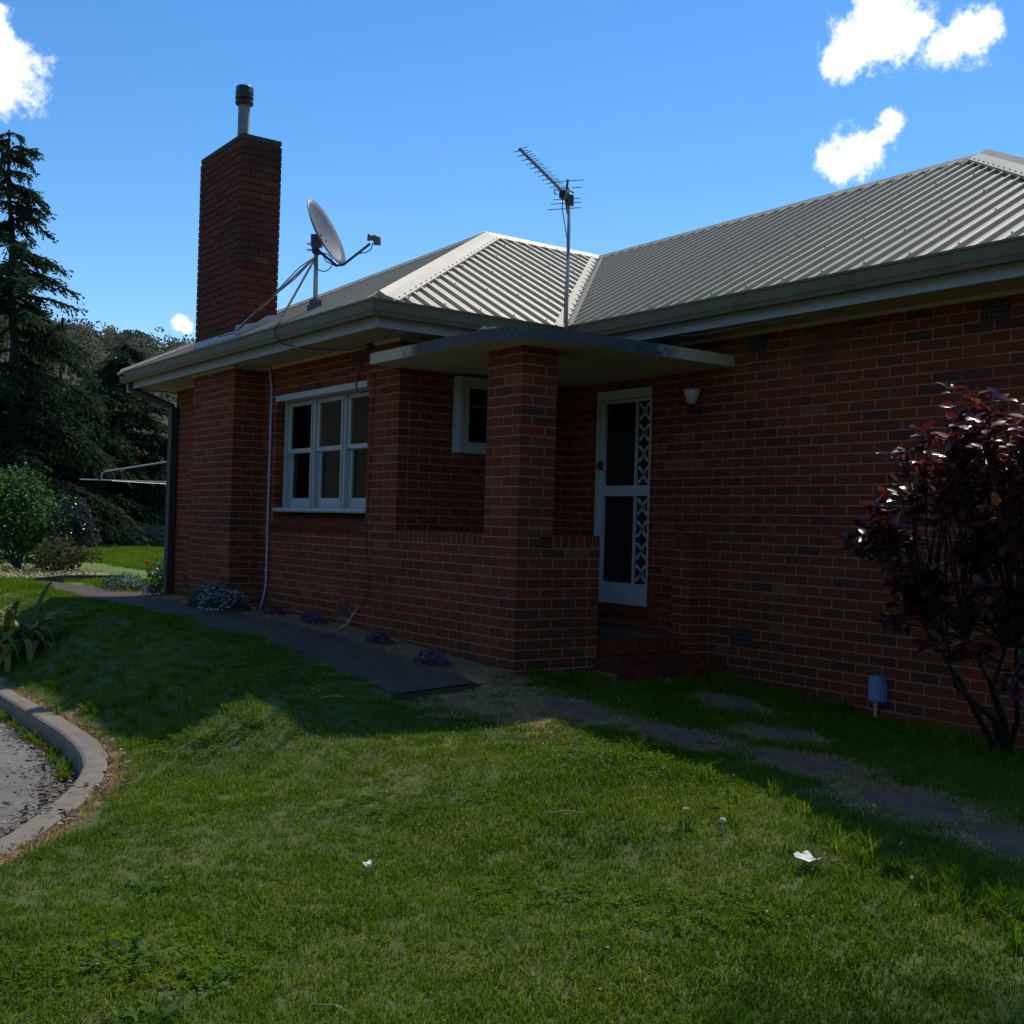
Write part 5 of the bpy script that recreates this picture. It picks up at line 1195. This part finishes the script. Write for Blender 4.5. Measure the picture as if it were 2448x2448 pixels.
def scatter(name, tiles, pts, scales, seed):
    """one object whose points are replaced by randomly turned grass tufts"""
    col = bpy.data.collections.new(name+'_tufts')
    for i, me in enumerate(tiles):
        o = bpy.data.objects.new(name+'_tuft', me); col.objects.link(o)
    me = bpy.data.meshes.new(name); me.from_pydata(pts, [], []); at = me.attributes.new('size', 'FLOAT', 'POINT'); at.data.foreach_set('value', np.array(scales, dtype=np.float32))
    o = bpy.data.objects.new(name, me); C.objects.link(o); stuff(o)
    ng = bpy.data.node_groups.new(name+'_nodes', 'GeometryNodeTree'); ng.interface.new_socket('Geometry', in_out='INPUT', socket_type='NodeSocketGeometry'); ng.interface.new_socket('Geometry', in_out='OUTPUT', socket_type='NodeSocketGeometry')
    N = ng.nodes.new; L = ng.links.new; gi = N('NodeGroupInput'); go = N('NodeGroupOutput')
    ip = N('GeometryNodeInstanceOnPoints'); ci = N('GeometryNodeCollectionInfo'); ci.inputs['Collection'].default_value = col; ci.inputs['Separate Children'].default_value = True; ci.inputs['Reset Children'].default_value = True
    m2p = N('GeometryNodeMeshToPoints'); L(gi.outputs[0], m2p.inputs['Mesh']); L(m2p.outputs[0], ip.inputs['Points'])
    L(ci.outputs[0], ip.inputs['Instance']); ip.inputs['Pick Instance'].default_value = True
    ri = N('FunctionNodeRandomValue'); ri.data_type = 'INT'; ri.inputs['Min'].default_value = 0; ri.inputs['Max'].default_value = len(tiles)-1; ri.inputs['Seed'].default_value = seed
    io = next(s for s in ri.outputs if s.enabled and s.type == 'INT'); L(io, ip.inputs['Instance Index'])
    rr = N('FunctionNodeRandomValue'); rr.data_type = 'FLOAT_VECTOR'; rr.inputs['Min'].default_value = (0, 0, 0); rr.inputs['Max'].default_value = (0, 0, 6.283); rr.inputs['Seed'].default_value = seed+1
    ro = next(s for s in rr.outputs if s.enabled and s.type == 'VECTOR'); L(ro, ip.inputs['Rotation'])
    na = N('GeometryNodeInputNamedAttribute'); na.data_type = 'FLOAT'; na.inputs['Name'].default_value = 'size'; ao = next(s for s in na.outputs if s.enabled and s.name == 'Attribute'); L(ao, ip.inputs['Scale'])
    L(ip.outputs[0], go.inputs[0]); md = o.modifiers.new('tufts', 'NODES'); md.node_group = ng
    return o
def noise2(x, y, f, seed):
    rs = np.random.RandomState(seed); out = np.zeros_like(x)
    for i in range(6):
        a = rs.rand()*6.28; ff = f*(.6+rs.rand()*1.4); out += np.sin(ff*(x*math.cos(a)+y*math.sin(a))+rs.rand()*6.28)
    return out/3.0
def grow_grass():
    rs = np.random.RandomState(2)
    def grid(x0, x1, y0, y1, s):
        X, Y = np.meshgrid(np.arange(x0, x1, s), np.arange(y0, y1, s), indexing='ij'); X = X.ravel()+rs.uniform(-.6, .6, X.size)*s; Y = Y.ravel()+rs.uniform(-.6, .6, Y.size)*s; return X, Y
    cx, cy = CAM.x, CAM.y; fx, fy = _f.x, _f.y; rx, ry = _r.x, _r.y
    def vis(X, Y, mg=.05):
        d = (X-cx)*fx+(Y-cy)*fy; l = (X-cx)*rx+(Y-cy)*ry; return (d > 1.2) & (np.abs(l) < d*(.446+mg)+.3)
    def allowed(X, Y):
        ok = ~in_drive(X, Y) & (dist_kerb(X, Y) > .05+.06*rs.rand(X.size))
        wall = (Y > YR-.03) & (X > -1.9); wall |= (Y > -.0) & (X < 0.02) & (X > -7.9); wall |= (Y > .78) & (X < .36) & (Y < 2.1)
        path = (X < .27) & (X > -12.6) & (Y < -.34) & (Y > -1.2+.1*np.maximum(0, (-6-X)/4)+rs.uniform(-.06, .05, X.size))
        strip = (X < -.1) & (X > -8.6) & (Y >= -.36)
        return ok & ~wall & ~path & ~strip
    sets = []
    dry_d = lambda X, Y: np.maximum(np.maximum(stone_mask(X, Y, 1.5), 0), np.exp(-(((X-.0)/1.1)**2+((Y+.55)/.42)**2))*.9) 
    for x0, x1, y0, y1, s, sc in ((1.5, 7.0, -5.2, 2.0, .075, 1.0), (-2.5, 1.5, -3.4, 2.0, .085, 1.0), (-13.0, -2.5, -3.0, -.9, .10, 1.1)):
        X, Y = grid(x0, x1, y0, y1, s); k = vis(X, Y) & allowed(X, Y) & (stone_mask(X, Y, .80) < .12*rs.rand(X.size)); X, Y = X[k], Y[k]
        dd = dry_d(X, Y); ds = rs.rand(X.size) < np.clip(dd*2.2, 0, .93); bare = ds
        near = np.clip((Y-.3)/1.4, 0, 1)
        n = noise2(X, Y, 2.1, 3); S = sc*(.85+.22*n+rs.uniform(-.2, .3, X.size))*(1+.35*near); S *= 1-.25*np.clip(1-dist_kerb(X, Y)/.3, 0, 1)
        sets.append((X[~bare], Y[~bare], S[~bare], X[bare], Y[bare]))
    X = np.concatenate([s[0] for s in sets]); Y = np.concatenate([s[1] for s in sets]); S = np.concatenate([s[2] for s in sets]); Z = h_arr(X, Y)
    cn = noise2(X, Y, 2.6, 8)+rs.uniform(-.5, .5, X.size)
    short = [tile('tuft', 100+i, 70, .085, .018, .052, 'grass') for i in range(7)]
    clov = [tile('tuft', 120+i, 60, .085, .015, .042, 'clover') for i in range(4)]
    k = cn > 1.0
    scatter('lawn_grass', short, np.stack([X, Y, Z], 1)[~k].tolist(), S[~k], 5)
    scatter('lawn_clover', clov, np.stack([X, Y, Z], 1)[k].tolist(), S[k], 6)
    # dry straw round the stones
    dry = [tile('dry_tuft', 140+i, 60, .085, .006, .026, 'dry') for i in range(4)]
    X = np.concatenate([s[3] for s in sets]); Y = np.concatenate([s[4] for s in sets])
    X2 = rs.uniform(-8, -.1, 420); Y2 = rs.uniform(-.42, -.03, 420); X = np.concatenate([X, X2]); Y = np.concatenate([Y, Y2]); t = rs.uniform(0, len(KO)-1, 1); 
    ks = []; 
    for i in range(2, 16):
        a, b = np.array(KO[i]), np.array(KO[i+1]); m_ = int(np.hypot(*(b-a))*26)
        for q in rs.rand(m_): p = a+(b-a)*q; nn = np.array([-(b-a)[1], (b-a)[0]])/np.hypot(*(b-a)); ks.append(p+nn*rs.uniform(-.01, .11))
    ks = np.array(ks); ok = ~in_drive(ks[:, 0], ks[:, 1]); ks = ks[ok]; X = np.concatenate([X, ks[:, 0]]); Y = np.concatenate([Y, ks[:, 1]])
    Z = h_arr(X, Y)+.006; scatter('dry_grass', dry, np.stack([X, Y, Z], 1).tolist(), rs.uniform(.7, 1.5, X.size), 9)
    # long tufts
    longt = [tile('long_tuft', 160+i, 22, .05, .07, .17, 'wide') for i in range(4)]
    P = []
    for x, y, r_, n in ((4.45, -1.0, .4, 26), (4.85, -1.1, .35, 22), (3.9, -1.0, .4, 10), (2.2, -.75, .3, 10), (3.1, -.75, .5, 6), (.7, 1.55, .3, 14), (.45, 1.75, .15, 8), (1.4, 1.85, .5, 14), (2.6, 1.8, .4, 16), (3.2, 1.6, .4, 14), (.1, .25, .25, 5), (-1.9, -2.5, .5, 12), (-3.2, -2.4, .6, 10), (3.3, .6, .6, 6)):
        for i in range(n): P.append((x+rs.normal()*r_*.6, min(y+rs.normal()*r_*.4, 1.93)))
    P = np.array(P); ok = ~in_drive(P[:, 0], P[:, 1]); P = P[ok]; scatter('long_grass', longt, np.stack([P[:, 0], P[:, 1], h_arr(P[:, 0], P[:, 1])], 1).tolist(), rs.uniform(.6, 1.1, len(P)), 12)
    gl = [(-1.6, -3.07), (-1.3, -3.08), (-1.0, -3.1), (-.75, -3.13), (-2.2, -3.06), (-2.5, -3.05), (-.5, -3.2), (-2.9, -3.06), (-1.9, -3.06)]; Q = [(x+rs.normal()*.06, y-abs(rs.normal())*.03, ZD) for x, y in gl for _ in range(4)]
    scatter('gutter_weeds', longt, Q, rs.uniform(.5, 1.0, len(Q)), 14)
    # far lawn: coarser, fewer tufts
    X, Y = grid(-31, -9.0, -3.0, 9.5, .24); k = vis(X, Y) & allowed(X, Y) & ~((X > -18.2) & (X < -11.8) & (Y < .75) & (Y > -2.6)) & ~((X > -9.6) & (Y < -.9)) & ~((Y > 0) & (X > -7.9)); X, Y = X[k], Y[k]
    scatter('far_lawn_grass', [tile('far_tuft', 180+i, 110, .2, .04, .11, 'wide') for i in range(4)], np.stack([X, Y, h_arr(X, Y)], 1).tolist(), rs.uniform(.8, 1.3, X.size), 15)
    # tiny pale clover heads on the lit strip
    fl = MB(); r2 = random.Random(7)
    for i in range(520):
        x, y = (r2.gauss(2.0, .55), r2.gauss(-.95, .20)) if i < 430 else (r2.uniform(1.5, 5), r2.uniform(-4, -1.2))
        if x < .5: continue
        z = gz(x, y)+r2.uniform(.03, .055); p = Vector((x, y, z)); q = r2.uniform(.0035, .007)
        for k in range(2): d = rv(r2)*q; w = d.cross(rv(r2)).normalized()*q; fl.mesh([p-d, p+w, p+d, p-w], [(0, 1, 2, 3)], r2.random())
    stuff(fl.build('clover_blossoms', M['strawpetal']))
M['strawpetal'] = mat('clover_heads', .1, rough=.8, translucent=.3, ramp=[(0, (.30, .32, .14)), (1, (.50, .48, .30))])
grow_grass()

def litter():
    rs = random.Random(101)
    # dead leaves in the driveway gutter and behind the kerb
    m = MB()
    def dl(x, y, z, L_):
        d = Vector((rs.uniform(-1, 1), rs.uniform(-1, 1), rs.uniform(-.3, .3))); leaf(m, Vector((x, y, z)), d, (Vector((0, 0, 1))+rv(rs)*.6), L_, L_*rs.uniform(.25, .55), rs.random()**1.4, rs.uniform(-.2, .3), rs.uniform(-.4, .6))
    for i in range(2, 15):
        a, b = Vector((*KI[i], 0)), Vector((*KI[i+1], 0)); L_ = (b-a).length; nn = Vector(((b-a).y, -(b-a).x, 0)).normalized(); n_ = int(L_*(420 if 5 < i < 15 else 170))
        for k in range(n_):
            p = a.lerp(b, rs.random())+nn*abs(rs.gauss(0, .12 if i < 6 else .15)); dl(p.x, p.y, ZD+.006+rs.random()*.02, rs.uniform(.012, .06))
        ao, bo = Vector((*KO[i], 0)), Vector((*KO[i+1], 0))
        for k in range(int(L_*26)):
            p = ao.lerp(bo, rs.random())-nn*abs(rs.gauss(0, .08)); dl(p.x, p.y, gz(p.x, p.y)+.025+rs.random()*.015, rs.uniform(.02, .06))
    for k in range(40): x, y = rs.uniform(-2.5, 1.2), rs.uniform(-4.6, -3.3); dl(x, y, ZD+.008, rs.uniform(.02, .05)) if in_drive(np.array([x]), np.array([y]))[0] else None
    stuff(m.build('leaf_litter', M['deadleaf']))
    m = MB()
    for x, y, n_, s in ((1.0, -3.62, 16, .06), (.45, -3.28, 14, .08), (-.3, -2.95, 8, .1), (2.05, .02, 5, .03), (3.25, -1.15, 3, .05), (4.1, -1.2, 3, .03), (4.5, -1.2, 3, .1), (3.0, -1.5, 2, .2)):
        for k in range(n_): px, py = x+rs.gauss(0, s), y+rs.gauss(0, s); dl(px, py, gz(px, py)+.035, rs.uniform(.025, .06))
    for k in range(120): px, py = rs.uniform(.5, 5.4), rs.uniform(-4.4, 1.6); dl(px, py, gz(px, py)+rs.uniform(.015, .035), rs.uniform(.012, .035))
    stuff(m.build('scattered_dead_leaves', M['deadleaf']))
    # rubbish
    def scrap(name, lab, c, r_, seed, wing):
        q = random.Random(seed); m = MB(); c = Vector((c[0], c[1], gz(c[0], c[1])+.035)); g = 5; V = []
        for i in range(g):
            for j in range(g): u, v = (i/(g-1)-.5)*2, (j/(g-1)-.5)*2; V.append(c+Vector((u*r_[0], v*r_[1]*(1-.25*u), wing*abs(u)*r_[0]+q.uniform(-.008, .008)))+Vector((q.uniform(-.008, .008), q.uniform(-.008, .008), .01)))
        m.mesh(V, [(i*g+j, (i+1)*g+j, (i+1)*g+j+1, i*g+j+1) for i in range(g-1) for j in range(g-1)])
        m2 = MB(); m2.mesh([v-Vector((0, 0, .003)) for v in V], m.f and [tuple(reversed(f)) for f in m.f]); m.mesh(m2.v, m2.f); o = m.build(name, M['paper']); tag(o, lab, 'paper scrap'); return o
    scrap('paper_scrap', 'larger torn cream paper scrap lying on the lawn at lower right', (4.03, -1.34), (.055, .04), 5, .35)
    scrap('paper_scrap', 'small white folded paper scrap on the lawn left of the middle', (2.88, -2.82), (.024, .018), 6, .7)
    b = Vector((3.5, -1.315, gz(3.5, -1.315))); t = thing('mushroom', 'single small tan mushroom standing in the lawn', 'mushroom', b); m = MB(); m.lathe([(.006, 0), (.005, .06)], b, 8); m.build('stem', M['mush'], t); m = MB(); m.lathe([(.004, .052), (.018, .052), (.017, .062), (.010, .072), (0, .075)], b, 12); m.build('cap', M['mush'], t, True)
    def twig(lab, a, b_, r_=.0045):
        a, b_ = Vector((*a, gz(*a)+.045)), Vector((*b_, gz(*b_)+.05)); m = MB(); mid = a.lerp(b_, .45)+Vector((.01, .015, .012)); m.tube([a, mid, b_], [r_, r_*.8, r_*.5], 5); m.tube([mid, mid.lerp(b_, .5)+Vector((.03, -.03, .015))], [r_*.6, r_*.3], 4, False); tag(m.build('twig', M['twig'], smooth=True), lab, 'twig')
    twig('pale dry twig lying in the middle of the sunny lawn', (2.84, -1.86), (2.98, -1.70)); twig('thin pale twig on the lawn near the bottom left weeds', (3.98, -3.62), (4.12, -3.55), .003); twig('short pale twig on the dark lawn near the path edge', (.2, -1.75), (.32, -1.62), .004)
    # broadleaf weeds
    W_ = 'broadleaf weeds in the lawn'
    for x, y, r_, n_, lab in ((3.36, -4.0, .15, 46, 'dark broadleaf weed clump near the bottom left of the lawn'), (3.63, -3.79, .08, 22, 'smaller weed right of the bottom left clump'), (2.56, -3.70, .12, 26, 'low weed on the lawn left of the small white paper'), (3.80, -4.06, .13, 34, 'leafy weed at the bottom edge of the lawn'), (2.2, -2.35, .11, 22, 'dark clumped weed in the left part of the sunny lawn'), (3.6, -2.36, .08, 18, 'broad leaved weed left of the larger cream paper'), (-.96, -2.25, .15, 30, 'weed clump on the lawn hump above the kerb')):
        p0 = Vector((x, y, gz(x, y)+.004)); t = thing('lawn_weed', lab, 'weed', p0, W_); q = random.Random(int(x*1000+y*77))
        for i in range(n_):
            a = q.uniform(0, 6.283); rr = r_*q.random()**.6; el = q.uniform(.0, .7); c = p0+Vector((rr*math.cos(a), rr*math.sin(a)*.8, q.uniform(.008, .03))); a += q.uniform(-1.2, 1.2); d = Vector((math.cos(a), math.sin(a), el)).normalized(); L_ = q.uniform(.025, .055); m = MB(); leaf(m, c, d, Vector((0, 0, 1))+rv(q)*.5, L_, L_*q.uniform(.4, .7), q.random(), .12, q.uniform(.1, .8)); m.build('leaf', M['weed'], t, True)
litter()
